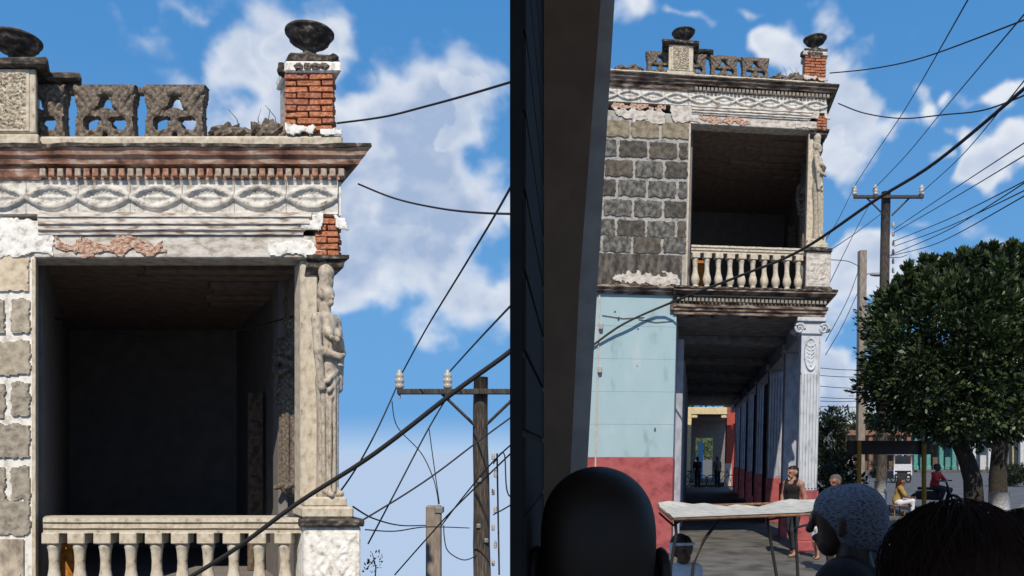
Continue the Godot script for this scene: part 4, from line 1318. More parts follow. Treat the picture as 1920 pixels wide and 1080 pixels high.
	M.room_ceiling = mottled("old_brown_ceiling_board", Color(0.24, 0.185, 0.16), 0.25, 0.8, 0.92)
	M.room_door = mottled("old_dark_wood", Color(0.12, 0.085, 0.062), 0.5, 1.5, 0.85)
	M.amber = mottled("amber_wood", Color(0.42, 0.17, 0.03), 0.4, 2.0, 0.8)
	# street
	M.pavement = mk("worn_grey_paving", [[0.1, c.call(0.06, 0.058, 0.056)], [0.4, c.call(0.105, 0.102, 0.098)], [0.8, c.call(0.14, 0.136, 0.13)]], Vector3(0.25, 0.25, 0.25), 0.95, {"bump": 0.8, "grime": 1, "gscale": Vector3(0.08, 0.08, 0.08)})
	M.asphalt = mk("faded_asphalt", [[0.1, c.call(0.055, 0.057, 0.062)], [0.4, c.call(0.085, 0.088, 0.095)], [0.8, c.call(0.115, 0.118, 0.126)]], Vector3(0.2, 0.2, 0.2), 0.9, {"bump": 0.6})
	M.kerb = mottled("pale_kerb_stone", Color(0.36, 0.36, 0.36), 0.25, 0.6, 0.9)
	M.cable = plain("black_cable", Color(0.02, 0.02, 0.021), 0.7)
	M.steel = plain("dull_steel", Color(0.3, 0.3, 0.31), 0.5, 0.7)
	M.porcelain = plain("brown_white_porcelain", Color(0.42, 0.4, 0.38), 0.25)
	M.pole_wood = mk("tarred_pole_wood", [[0.2, c.call(0.03, 0.026, 0.024)], [0.6, c.call(0.075, 0.062, 0.054)], [0.85, c.call(0.13, 0.11, 0.095)]], Vector3(5.0, 0.6, 5.0), 0.9)
	M.pole_concrete = mk("pinkish_concrete", [[0.2, c.call(0.19, 0.155, 0.13)], [0.8, c.call(0.30, 0.26, 0.225)]], Vector3(2.0, 0.5, 2.0), 0.9)
	M.whitewash = mottled("whitewash_band", Color(0.38, 0.38, 0.4), 0.3, 2.0, 0.9)
	M.bark = mk("dark_bark", [[0.2, c.call(0.018, 0.015, 0.012)], [0.7, c.call(0.05, 0.042, 0.034)]], Vector3(4.0, 1.2, 4.0), 0.95, {"bump": 3.0})
	M.leaf = tinted("glossy_leaf", 0.45, 0.5)
	M.leaf.backlight_enabled = true
	M.leaf.backlight = Color(0.25, 0.3, 0.1)
	M.dark_paint = plain("dark_enamel", Color(0.03, 0.03, 0.035), 0.4)
	M.yellow_post = mottled("ochre_post_paint", Color(0.34, 0.22, 0.05), 0.25, 2.0, 0.8)
	M.canvas = mk("off_white_canvas", [[0.15, c.call(0.34, 0.33, 0.30)], [0.5, c.call(0.46, 0.45, 0.41)], [0.85, c.call(0.52, 0.51, 0.47)]], Vector3(1.2, 1.2, 1.2), 0.9)
	M.wood_edge = mottled("raw_wood_edge", Color(0.2, 0.11, 0.06), 0.4, 3.0, 0.9)
	M.umber = mottled("umber_painted_post", Color(0.2, 0.135, 0.092), 0.12, 1.2, 0.85)
	M.grey_post = mottled("grey_painted_post", Color(0.36, 0.345, 0.335), 0.15, 1.5, 0.85)
	M.shutter = mottled("charcoal_shutter_paint", Color(0.012, 0.0115, 0.012), 0.2, 2.0, 0.85)
	M.porch = mottled("porch_plaster", Color(0.42, 0.39, 0.35), 0.3, 0.6, 0.95)
	# people
	M.skin = tinted("skin", 0.5, 0.45)
	M.skin_shiny = tinted("shaved_scalp", 0.5, 0.35)
	M.black_cloth = mottled("black_cloth", Color(0.014, 0.013, 0.014), 0.3, 4.0, 0.95)
	M.dark_cloth = mottled("charcoal_cloth", Color(0.035, 0.035, 0.042), 0.3, 4.0, 0.95)
	M.red_cloth = mottled("faded_red_cloth", Color(0.32, 0.09, 0.085), 0.3, 4.0, 0.95)
	M.bright_red = mottled("bright_red_cloth", Color(0.5, 0.03, 0.03), 0.2, 4.0, 0.9)
	M.white_cloth = mottled("white_cloth", Color(0.58, 0.6, 0.66), 0.12, 3.0, 0.95)
	M.camo = mk("leaf_print_cloth", [[0.3, c.call(0.03, 0.035, 0.03)], [0.45, c.call(0.16, 0.15, 0.09)], [0.55, c.call(0.5, 0.45, 0.36)], [0.65, c.call(0.08, 0.1, 0.05)]], Vector3.ONE * 3.0, 0.95)
	M.yellow_cloth = mottled("mustard_cloth", Color(0.32, 0.22, 0.07), 0.3, 4.0, 0.95)
	M.hair = mottled("black_hair", Color(0.012, 0.009, 0.008), 0.4, 8.0, 0.55)
	M.grey_hair = mottled("grey_hair", Color(0.085, 0.075, 0.068), 0.4, 8.0, 0.8)
	M.brown_hair = plain("reddish_brown_hair", Color(0.04, 0.021, 0.016), 0.85, 0.0, 0.2)
	M.crochet = mk("blue_and_grey_crochet", [[0.3, c.call(0.06, 0.065, 0.09)], [0.44, c.call(0.12, 0.125, 0.16)], [0.54, c.call(0.24, 0.245, 0.28)], [0.7, c.call(0.14, 0.15, 0.19)]], Vector3(4.0, 7.0, 4.0), 0.95, {"bump": 2.5, "freq": 0.03, "oct": 3})
	M.car_paint = plain("silver_car_paint", Color(0.4, 0.42, 0.45), 0.25, 0.4)
	M.glass = plain("dark_glass", Color(0.02, 0.022, 0.026), 0.08)
	M.white_metal = mottled("white_enamel", Color(0.55, 0.56, 0.6), 0.1, 1.0, 0.4)
	M.teal = mottled("teal_paint", Color(0.09, 0.25, 0.235), 0.25, 0.5, 0.8)
	M.terracotta = mottled("terracotta_paint", Color(0.21, 0.11, 0.08), 0.3, 0.5, 0.85)
	M.house_white = mottled("street_white_paint", Color(0.48, 0.5, 0.52), 0.15, 0.4, 0.85)
	M.house_cream = mottled("street_cream_paint", Color(0.42, 0.36, 0.26), 0.2, 0.4, 0.85)
	M.hill = mottled("hillside_scrub", Color(0.05, 0.07, 0.03), 0.5, 0.05, 0.95)

func _ready() -> void:
	rng.seed = 4
	warp.noise_type = FastNoiseLite.TYPE_SIMPLEX_SMOOTH
	warp.seed = 3
	warp.frequency = 0.02
	warp.fractal_octaves = 3
	# ---- camera: level, with the lens raised as a view camera's
	var cam := Camera3D.new()
	cam.name = "camera"
	add_child(cam)
	cam.position = Vector3(0, EYE, 0)
	cam.set_frustum(0.05 * 1080.0 / F, Vector2(0, 0.05 * 310.0 / F), 0.05, 3000.0)
	cam.current = true
	# ---- sky and sun
	var env := Environment.new()
	env.background_mode = Environment.BG_SKY
	var sky := Sky.new()
	sky.sky_material = make_sky()
	env.sky = sky
	env.background_energy_multiplier = 1.0
	env.tonemap_mode = Environment.TONE_MAPPER_LINEAR
	env.tonemap_exposure = 1.0
	env.sdfgi_enabled = true
	env.ssao_enabled = true
	env.ssil_enabled = true
	var we := WorldEnvironment.new()
	we.name = "world"
	we.environment = env
	add_child(we)
	var sun := DirectionalLight3D.new()
	sun.name = "sun"
	sun.light_energy = 1.45
	sun.light_color = Color(1.0, 0.95, 0.87)
	sun.light_angular_distance = 0.5
	sun.shadow_enabled = true
	add_child(sun)
	sun.look_at_from_position(Vector3.ZERO, Vector3(0.05, -0.76, -0.74))
	make_materials()
	make_ornaments()
	build_ground()
	build_porch()
	build_houses()
	build_street()
	build_poles()
	build_trees()
	build_people()

func sheet(pts: Array, y: float) -> ArrayMesh:
	var s := st()
	for k in range(1, pts.size() - 1):
		tri(s, Vector3(pts[0].x, y, pts[0].y), Vector3(pts[k].x, y, pts[k].y), Vector3(pts[k + 1].x, y, pts[k + 1].y))
	return done(s)

func build_ground() -> void:
	# the square in front, a terrace that ends in a retaining wall on the side of the near house
	var s := st()
	box(s, Transform3D(), Vector3(-40, -3, -12.15), Vector3(0.3, 0, 12), 0.0)
	ground_piece("terrace_ground", done(s), M.pavement)
	s = st()
	box(s, Transform3D(), Vector3(0.3, -3, -900), Vector3(900, 0, 12), 0.0)
	ground_piece("ground", done(s), M.pavement)
	# the carriageway and its kerbs
	var P := func(x: float, y: float) -> Vector2:
		var q := ground_at(x, y)
		return Vector2(q.x, q.z)
	var near := [P.call(1575, 905), P.call(1625, 925), P.call(1668, 955), P.call(1700, 966), P.call(1730, 974), P.call(1790, 985), P.call(1925, 1003)]
	var far := [P.call(1990, 890), P.call(1925, 886), P.call(1780, 883), P.call(1690, 880), P.call(1600, 877)]
	var poly := []
	for q in near:
		poly.append(q)
	for q in far:
		poly.append(q)
	var idx := Geometry2D.triangulate_polygon(PackedVector2Array(poly))
	s = st()
	for i in range(0, idx.size(), 3):
		tri(s, Vector3(poly[idx[i]].x, 0.004, poly[idx[i]].y), Vector3(poly[idx[i + 1]].x, 0.004, poly[idx[i + 1]].y), Vector3(poly[idx[i + 2]].x, 0.004, poly[idx[i + 2]].y))
	ground_piece("road", done(s), M.asphalt)
	for line in [near, far]:
		s = st()
		for i in line.size() - 1:
			var a: Vector2 = line[i]
			var b: Vector2 = line[i + 1]
			var mid := (a + b) / 2.0
			var ln := a.distance_to(b)
			var d := (b - a) / ln
			var t := Transform3D(Basis(Vector3(d.x, 0, d.y), Vector3.UP, Vector3(-d.y, 0, d.x)), Vector3(mid.x, 0, mid.y))
			box(s, t, Vector3(-ln / 2, 0, -0.09), Vector3(ln / 2, 0.12, 0.09), 0.02)
		ground_piece("kerb", done(s), M.kerb)

func build_porch() -> void:
	# unseen porch, roof and open back shaped to shade the people in front
	var o := base("porch", "unseen flat porch roof on four columns over the viewer, sized for shade", "porch", Vector3(0, 0, 0))
	var I := Transform3D()
	hbox(o, "porch_roof", I, -7, 7, 3.42, 3.62, -1.95, 1.4, M.porch, 0.0)
	for x in [-6.5, 6.5]:
		hbox(o, "porch_column", I, x - 0.2, x + 0.2, 0.0, 3.42, -1.7, -1.3, M.porch, 0.02)
		hbox(o, "porch_column", I, x - 0.2, x + 0.2, 0.0, 3.42, 0.9, 1.3, M.porch, 0.02)
	# door post in the foreground: umber post, grey post behind it, louvred shutter before it
	var p := base("door_post", "tall dark brown wooden post between the two houses", "post", foot(1050, 0, 1.6))
	part(p, "post_body", prism([[1018, -60], [1131, -60], [1086, 540], [1070, 880], [1058, 1280], [962, 1280], [982, 700], [1003, 300]], 1.6, 0.13, p.position), M.umber)
	var g := base("door_post", "grey painted post edge right behind the brown post", "post", foot(1110, 0, 1.76))
	part(g, "post_body", prism([[1100, -60], [1156, -60], [1120, 540], [1101, 880], [1086, 1280], [1040, 1280], [1060, 700]], 1.76, 0.1, g.position), M.grey_post)
	var n0 := at(986, 850, 1.0)
	var n1 := at(1020, 850, 1.585)
	var dirn := Vector3(n1.x - n0.x, 0, n1.z - n0.z)
	var ln := dirn.length()
	dirn /= ln
	var sh := base("louvred_shutter", "charcoal boarded shutter leaf folded against the brown post", "shutter", Vector3(n0.x, 0, n0.z))
	var t := Transform3D(Basis(dirn, Vector3.UP, dirn.cross(Vector3.UP)), Vector3.ZERO)
	hbox(sh, "shutter_board", t, 0.0, ln, 0.1, 3.2, -0.02, -0.004, M.shutter, 0.0)
	for k in 31:
		hbox(sh, "slat", t, 0.0, ln, 0.1 + k * 0.1, 0.19 + k * 0.1, -0.004, 0.0, M.shutter, 0.002)

# an upright outline (picture units at distance z) with thickness behind it
func prism(o2: Array, z: float, thick: float, origin: Vector3) -> ArrayMesh:
	var s := st()
	var poly := PackedVector2Array()
	for q in o2:
		var p := at(q[0], q[1], z) - origin
		poly.append(Vector2(p.x, maxf(p.y, 0.0)))
	var idx := Geometry2D.triangulate_polygon(poly)
	var zf := -z - origin.z
	for i in range(0, idx.size(), 3):
		var a := poly[idx[i]]
		var b := poly[idx[i + 1]]
		var c := poly[idx[i + 2]]
		if (b - a).cross(c - a) > 0:
			var w := b
			b = c
			c = w
		tri(s, Vector3(a.x, a.y, zf), Vector3(b.x, b.y, zf), Vector3(c.x, c.y, zf))
		tri(s, Vector3(a.x, a.y, zf - thick), Vector3(c.x, c.y, zf - thick), Vector3(b.x, b.y, zf - thick))
	for i in poly.size():
		var a := poly[i]
		var b := poly[(i + 1) % poly.size()]
		quad(s, Vector3(a.x, a.y, zf), Vector3(b.x, b.y, zf), Vector3(b.x, b.y, zf - thick), Vector3(a.x, a.y, zf - thick))
	return done(s)

func build_houses() -> void:
	# near house: only its loggia storey stands above the terrace
	var KL := {"mortar": M.mortar, "block": [M.block_a, M.block_b], "block_pale": [M.block_c, M.block_c], "dado": M.dado, "white": M.white, "cream": M.cream, "plaster": M.plaster, "redrub": M.redrub, "moulding": M.moulding, "frieze": M.frieze, "mortar_dark": M.mortar_dark, "bricks": [M.brick_a, M.brick_a, M.brick_b], "cornice": M.cornice, "dentils": [M.dent_a, M.dent_a, M.dent_b], "mold": M.mold, "carved": M.carved, "statue": M.statue, "pedestal": M.white, "room": M.room, "room_ceiling": M.room_ceiling, "room_door": M.room_door}
	var o := base("corner_house", "cream and white ruined corner house with loggia, statue and brick chimney pier, seen close", "house", foot(640, 850, 7.05))
	var d := Vector3(-0.5, 0, -1.0).normalized()
	var T := Transform3D(Basis(Vector3(1, 0, 0), Vector3(0, 1, 0), -d), Vector3.ZERO)
	upper_storey(o, T, d, 1.306, -4.1, KL, 0.0, 5.6)
	hbox(o, "foundation", T, -4.1, la(674), 0.0, 0.31, -5.8, 0.18, M.plaster, 0.01)
	hbox(o, "foundation_top", T, -4.1, la(674), 0.31, 0.35, -5.8, 0.16, M.plaster, 0.01)
	hbox(o, "side_wall", T, -4.1, la(35), 0.5, 3.9, -5.8, -0.31, M.plaster, 0.0)
	hbox(o, "roof", T, -4.1, la(635), 4.5, 4.56, -5.8, -0.33, M.plaster, 0.0)
	# house with the arcade
	var KR := KL.duplicate()  # swaps below are darker tones imitating dimmer light on this house
	KR.mortar = M.darkened_mortar
	KR.block = [M.darkened_block_a, M.darkened_block_b, M.darkened_block_d]
	KR.block_pale = [M.darkened_block_c, M.darkened_block_c]
	KR.dado = M.darkened_dado
	KR.pedestal = M.plaster
	KR.white = M.plaster
	KR.cornice = M.darkened_cornice
	KR.dentils = [M.darkened_dentil]
	o = base("corner_house", "two storey corner house with darkened stained block upper floor, pale blue wall and arcade", "house", ground_at(1530, 1033))
	var u := Vector3(1, 0, -0.125).normalized()
	d = Vector3(0.226, 0, -1).normalized()
	T = Transform3D(Basis(u, Vector3(0.025, 1, 0), -d), Vector3.ZERO)
	var yaw := atan(0.125)
	above = 0.87
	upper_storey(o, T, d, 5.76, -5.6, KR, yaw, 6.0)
	lower_storey(o, T, d, yaw)
	hbox(o, "side_wall", T, -5.6, la(35), 4.95, 8.2, -6.2, -0.31, M.room, 0.0)
	hbox(o, "roof", T, -5.6, la(635), 8.5, 8.56, -6.2, -0.33, M.room, 0.0)

func build_street() -> void:
	# canvas topped stand
	var o := base("vendor_stand", "white canvas topped stand on thin dark legs before the arcade", "stand", foot(1400, 0, 6.4))
	var c := [at(1262, 972, 5.6), at(1556, 959, 6.2), at(1556, 937, 7.7), at(1234, 947, 7.0)]
	for i in 4:
		c[i] = Vector3(c[i].x, 1.42, c[i].z) - o.position
	var s := SurfaceTool.new()
	s.begin(Mesh.PRIMITIVE_TRIANGLES)
	s.set_smooth_group(0)
	var n := 16
	var g := []
	for j in n + 1:
		var row := []
		for i in n + 1:
			var u := float(i) / n
			var v := float(j) / n
			var p: Vector3 = c[0].lerp(c[1], u).lerp(c[3].lerp(c[2], u), v)
			var e := minf(minf(u, 1 - u), minf(v, 1 - v))
			p.y += warp.get_noise_2d(u * 130, v * 60 + 30) * 0.06 * v + sin(u * 9.0) * 0.012 * v - 0.02 * minf(e * 5.0, 1.0)
			row.append(p)
		g.append(row)
	for j in n:
		for i in n:
			quad(s, g[j][i], g[j + 1][i], g[j + 1][i + 1], g[j][i + 1])
			var dn := Vector3(0, -0.012, 0)
			quad(s, g[j][i] + dn, g[j][i + 1] + dn, g[j + 1][i + 1] + dn, g[j + 1][i] + dn)
	part(o, "canvas_top", done(s), M.canvas)
	for i in 4:
		var a: Vector3 = c[i] + Vector3(0, -0.017, 0)
		var b: Vector3 = c[(i + 1) % 4] + Vector3(0, -0.017, 0)
		part(o, "frame_bar", tube_mesh([a, a.lerp(b, 0.5), b], 0.012, 0.012, 6), M.wood_edge)
	var legs := [
		[[1266, 976, 5.65], [1268, 1000, 5.65], [1258, 1060, 5.66], [1252, 1180, 5.68], [1250, 1340, 5.68]],
		[[1352, 970, 5.85], [1320, 1012, 5.85], [1300, 1060, 5.84], [1292, 1140, 5.83], [1290, 1340, 5.82]],
		[[1438, 967, 6.0], [1446, 1020, 6.0], [1456, 1080, 6.0], [1466, 1200, 6.0], [1470, 1330, 6.0]],
		[[1489, 965, 6.1], [1493, 1020, 6.1], [1496, 1080, 6.1], [1500, 1200, 6.1], [1504, 1320, 6.1]]]
	for l in legs:
		var pts := []
		for q in l:
			var p := at(q[0], q[1], q[2])
			p.y = maxf(p.y, 0.0)
			pts.append(p - o.position)
		part(o, "leg", tube_mesh(pts, 0.012, 0.012, 6), M.cable)
	for q in [[[1437, 975], [1545, 956]], [[1489, 990], [1552, 974]], [[1236, 962], [1262, 985]], [[1262, 985], [1300, 962]]]:
		part(o, "strut", tube_mesh([at(q[0][0], q[0][1], 6.05) - o.position, at(q[1][0], q[1][1], 6.3) - o.position], 0.009, 0.009, 5), M.cable)
	# board on two ochre posts
	var p0 := foot(1611, 0, 18)
	o = base("notice_board", "dark flat board raised on two ochre posts beside the street", "board", p0)
	part(o, "post", tube_mesh([Vector3.ZERO, at(1611, 826, 18) - p0], 0.05, 0.05, 8), M.yellow_post)
	part(o, "post", tube_mesh([foot(1733, 0, 18) - p0, at(1732, 826, 18) - p0], 0.05, 0.05, 8), M.yellow_post)
	var bs := st()
	box(bs, Transform3D(), at(1594, 852, 18) - p0 + Vector3(0, 0, -0.2), at(1750, 826, 18) - p0 + Vector3(0, 0, -0.06), 0.01)
	part(o, "board_panel", done(bs), M.dark_paint)
	# far row houses on the other side of the street
	row_house("far teal house with tall columns behind the tree", 40.0, 45.5, 80.0, 4.6, M.house_white, M.teal, M.teal, 4)
	row_house("far terracotta fronted house behind the tricycle", 33.0, 39.7, 80.0, 4.2, M.house_cream, M.terracotta, M.terracotta, 5)
	row_house("far white house between the two tree trunks", 45.8, 51.0, 80.0, 4.8, M.house_white, M.house_white, M.house_white, 3)
	row_house("far cream house at the edge behind the rear trunk", 51.3, 60.0, 80.0, 4.4, M.house_cream, M.house_white, M.terracotta, 4)
	row_house("small white house below the wooded hill", 38.0, 46.0, 105.0, 6.2, M.house_white, M.house_white, M.house_white, 3)
	# wooded hill far away
	var hs := SurfaceTool.new()
	hs.begin(Mesh.PRIMITIVE_TRIANGLES)
	hs.set_smooth_group(0)
	var grid := []
	for j in 13:
		var row := []
		for i in 31:
			var x := 30.0 + i * 12.0
			var z := 240.0 + j * 10.0
			var y := maxf(0.0, (16.0 + 9.0 * warp.get_noise_2d(x * 0.5, z * 0.5)) * sin(PI * j / 12.0) * (0.55 + 0.45 * cos((x - 110.0) * 0.02)))
			row.append(Vector3(x, y - 0.2, -z))
		grid.append(row)
	for j in 12:
		for i in 30:
			quad(hs, grid[j][i], grid[j + 1][i], grid[j + 1][i + 1], grid[j][i + 1])
	ground_piece("hill", done(hs), M.hill)
	var hc := []
	for k in 420:
		var i := rng.randi() % 18
		var j := rng.randi() % 7
		var q: Vector3 = grid[j][i]
		hc.append([q + Vector3(rr(-6, 6), rr(0.5, 2.5), rr(-5, 5)), Vector3(3.0, 2.4, 3.0) * rr(0.6, 1.2), Vector3.UP])
	var hf := part(self, fresh("hill_woods"), leaf_mass(hc, 34, 1.5, Color(0.022, 0.035, 0.014), Color(0.09, 0.12, 0.045)), M.leaf)
	hf.set_meta("kind", "stuff")
	hf.set_meta("label", "dense scrub woods covering the far hill")
	hf.set_meta("category", "woods")
	# hedges
	for q in [["dark clipped hedge right beside the white corner column", 1548, 1598, 850, 20.0, 1.9, 1.2], ["low dark hedge along the street left of the tricycle", 1636, 1660, 870, 60.0, 1.3, 1.0], ["low hedge before the far cream house", 1862, 1930, 880, 45.0, 1.2, 1.0]]:
		var f0 := foot(q[1], 0, q[4])
		var f1 := foot(q[2], 0, q[4])
		var hg := base("hedge", q[0], "hedge", (f0 + f1) / 2)
		var cl := []
		var len := f1.x - f0.x
		for k in int(30 + len * 14):
			cl.append([Vector3(rr(-len / 2, len / 2), rr(0.1, q[5] - 0.1), rr(-q[6] / 2, q[6] / 2)), Vector3.ONE * 0.26, Vector3(0, 0.4, 0.7)])
		part(hg, "foliage", leaf_mass(cl, 60, 0.13, Color(0.012, 0.02, 0.01), Color(0.04, 0.06, 0.025)), M.leaf)
	tricycle()
	motor_scooter()
	parked_car()

func tricycle() -> void:
	var w := foot(1680, 0, 51)
	var o := base("tricycle_taxi", "white canopied tricycle taxi on the street beyond the board", "tricycle", w, "", 0.1)
	part(o, "canopy_roof", box_mesh(Vector3(1.25, 0.1, 1.7), 0.04), M.white_metal, Vector3(0, 1.82, 0))
	part(o, "rear_panel", box_mesh(Vector3(1.2, 0.42, 0.05), 0.02), M.white_metal, Vector3(0, 0.98, 0.75))
	part(o, "rear_window", box_mesh(Vector3(1.0, 0.5, 0.03), 0.01), M.glass, Vector3(0, 1.45, 0.74))
	for x in [-0.58, 0.58]:
		for z in [-0.75, 0.75]:
			part(o, "canopy_post", tube_mesh([Vector3(x, 0.5, z), Vector3(x, 1.8, z)], 0.03, 0.03, 6), M.white_metal)
	part(o, "seat_box", box_mesh(Vector3(1.15, 0.5, 1.1), 0.04), M.dark_paint, Vector3(0, 0.52, 0.1))
	for k in 4:
		part(o, "reflective_stripe", box_mesh(Vector3(0.2, 0.1, 0.02), 0.005), M.white_metal, Vector3(-0.45 if k < 2 else 0.45, 0.38 + 0.25 * (k % 2), 0.67))
	var ring := []
	for k in 21:
		ring.append(Vector3(0, cos(TAU * k / 20.0), sin(TAU * k / 20.0)) * 0.29)
	var tm := tube_mesh(ring, 0.04, 0.04, 6)
	for q in [Vector3(-0.5, 0.33, 0.5), Vector3(0.5, 0.33, 0.5), Vector3(0, 0.33, -1.3)]:
		part(o, "wheel", tm, M.cable, q)
	part(o, "steering_fork", tube_mesh([Vector3(0, 0.33, -1.3), Vector3(0, 1.05, -1.05), Vector3(0.25, 1.1, -1.0)], 0.025, 0.025, 6), M.dark_paint)
	part(o, "frame_tube", tube_mesh([Vector3(0, 0.4, -0.4), Vector3(0, 0.5, -1.15)], 0.03, 0.03, 6), M.dark_paint)

func motor_scooter() -> void:
	var w := foot(1752, 0, 26)
	var o := base("motor_scooter", "small dark motor scooter under the person in red", "scooter", w, "", 0.6)
	var ring := []
	for k in 21:
		ring.append(Vector3(0, cos(TAU * k / 20.0), sin(TAU * k / 20.0)) * 0.24)
	var tm := tube_mesh(ring, 0.05, 0.05, 6)
	for z in [-0.55, 0.6]:
		part(o, "wheel", tm, M.cable, Vector3(0, 0.29, z))
	part(o, "scooter_body", box_mesh(Vector3(0.26, 0.3, 0.8), 0.08), M.dark_paint, Vector3(0, 0.5, -0.2))
	part(o, "seat", box_mesh(Vector3(0.24, 0.09, 0.62), 0.04), M.cable, Vector3(0, 0.72, -0.2))
	part(o, "steering_column", tube_mesh([Vector3(0, 0.29, 0.6), Vector3(0, 0.95, 0.38)], 0.035, 0.03, 6), M.dark_paint)
	part(o, "handlebar", tube_mesh([Vector3(-0.3, 1.0, 0.3), Vector3(0, 0.96, 0.38), Vector3(0.3, 1.0, 0.3)], 0.02, 0.02, 6), M.steel)
	var J := joints(1.65, {"pelvis": Vector3(0, 0.82, 0), "waist": Vector3(0, 0.97, 0.02), "chest": Vector3(0, 1.15, 0.06), "neck": Vector3(0, 1.3, 0.08), "head": Vector3(0, 1.45, 0.11), "ls": Vector3(0.165, 1.25, 0.06), "rs": Vector3(-0.165, 1.25, 0.06), "le": Vector3(0.24, 1.02, 0.22), "re": Vector3(-0.24, 1.02, 0.22), "lw": Vector3(0.26, 1.02, 0.44), "rw": Vector3(-0.26, 1.02, 0.44), "lh": Vector3(0.09, 0.78, 0.05), "rh": Vector3(-0.09, 0.78, 0.05), "lk": Vector3(0.2, 0.72, 0.42), "rk": Vector3(-0.2, 0.72, 0.42), "la": Vector3(0.2, 0.33, 0.3), "ra": Vector3(-0.2, 0.33, 0.3), "lt": Vector3(0.21, 0.28, 0.45), "rt": Vector3(-0.21, 0.28, 0.45)})
	var p := person("person", "person in bright red top sitting on a scooter by the kerb", w, 0.6, J, Color(0.12, 0.06, 0.04), 0.03, 1.0, Vector3(0, 0, 1), false)
	var tb := trunk_bones(J, 0.025)
	for q in ["l", "r"]:
		tb.append([J[q + "s"], 0.075, J[q + "e"], 0.06, Color.GRAY])
	clothes(p, "red_top", M.bright_red, tb, 0.03)
	var lb := []
	for q in ["l", "r"]:
		lb.append([J[q + "h"], 0.105, J[q + "k"], 0.075, Color.GRAY])
		lb.append([J[q + "k"], 0.072, J[q + "a"], 0.055, Color.GRAY])
	clothes(p, "trousers", M.dark_cloth, lb, 0.03)
	hair_cap(p, J, M.hair, Vector3(0, 0, 1))

func parked_car() -> void:
	var o := base("parked_car", "silver car nose at the edge behind the dark heads", "car", foot(2075, 0, 13.0))
	var prof := [[-2.0, 0.35], [-2.05, 0.6], [-1.95, 0.8], [-0.95, 0.92], [-0.35, 1.38], [0.9, 1.42], [1.5, 1.0], [2.0, 0.95], [2.08, 0.6], [2.0, 0.35]]
	var poly := PackedVector2Array()
	for q in prof:
		poly.append(Vector2(q[0], q[1]))
	var idx := Geometry2D.triangulate_polygon(poly)
	var s := st()
	for zz in [-0.8, 0.8]:
		for i in range(0, idx.size(), 3):
			tri(s, Vector3(poly[idx[i]].x, poly[idx[i]].y, zz), Vector3(poly[idx[i + 1]].x, poly[idx[i + 1]].y, zz), Vector3(poly[idx[i + 2]].x, poly[idx[i + 2]].y, zz))
	for i in poly.size():
		var a := poly[i]
		var b := poly[(i + 1) % poly.size()]
		quad(s, Vector3(a.x, a.y, -0.8), Vector3(b.x, b.y, -0.8), Vector3(b.x, b.y, 0.8), Vector3(a.x, a.y, 0.8))
	part(o, "body", done(s), M.car_paint)
	for zz in [-0.805, 0.805]:
		var t := st()
		quad(t, Vector3(-0.75, 0.95, zz), Vector3(-0.3, 1.31, zz), Vector3(0.2, 1.33, zz), Vector3(0.2, 0.95, zz))
		quad(t, Vector3(0.28, 0.95, zz), Vector3(0.28, 1.33, zz), Vector3(0.85, 1.33, zz), Vector3(1.2, 0.95, zz))
		part(o, "side_window", done(t), M.glass)
	var ws := st()
	quad(ws, Vector3(-0.92, 0.945, -0.7), Vector3(-0.92, 0.945, 0.7), Vector3(-0.39, 1.37, 0.66), Vector3(-0.39, 1.37, -0.66))
	part(o, "windscreen", done(ws), M.glass)
	for q in [[-1.3, -0.72], [-1.3, 0.72], [1.3, -0.72], [1.3, 0.72]]:
		var w := part(o, "wheel", lathe([[0.0, -0.1], [0.22, -0.1], [0.3, -0.08], [0.31, 0.0], [0.3, 0.08], [0.22, 0.1], [0.0, 0.1]], 18), M.cable, Vector3(q[0], 0.31, q[1]))
		w.rotation.x = PI / 2
		part(w, "rim", lathe([[0.0, 0.0], [0.19, 0.0], [0.17, 0.015], [0.0, 0.02]], 14), M.steel, Vector3(0, 0.1 if q[1] > 0 else -0.12, 0))
	for zz in [-0.55, 0.55]:
		part(o, "headlight", box_mesh(Vector3(0.05, 0.13, 0.3), 0.02), M.porcelain, Vector3(-2.03, 0.68, zz))

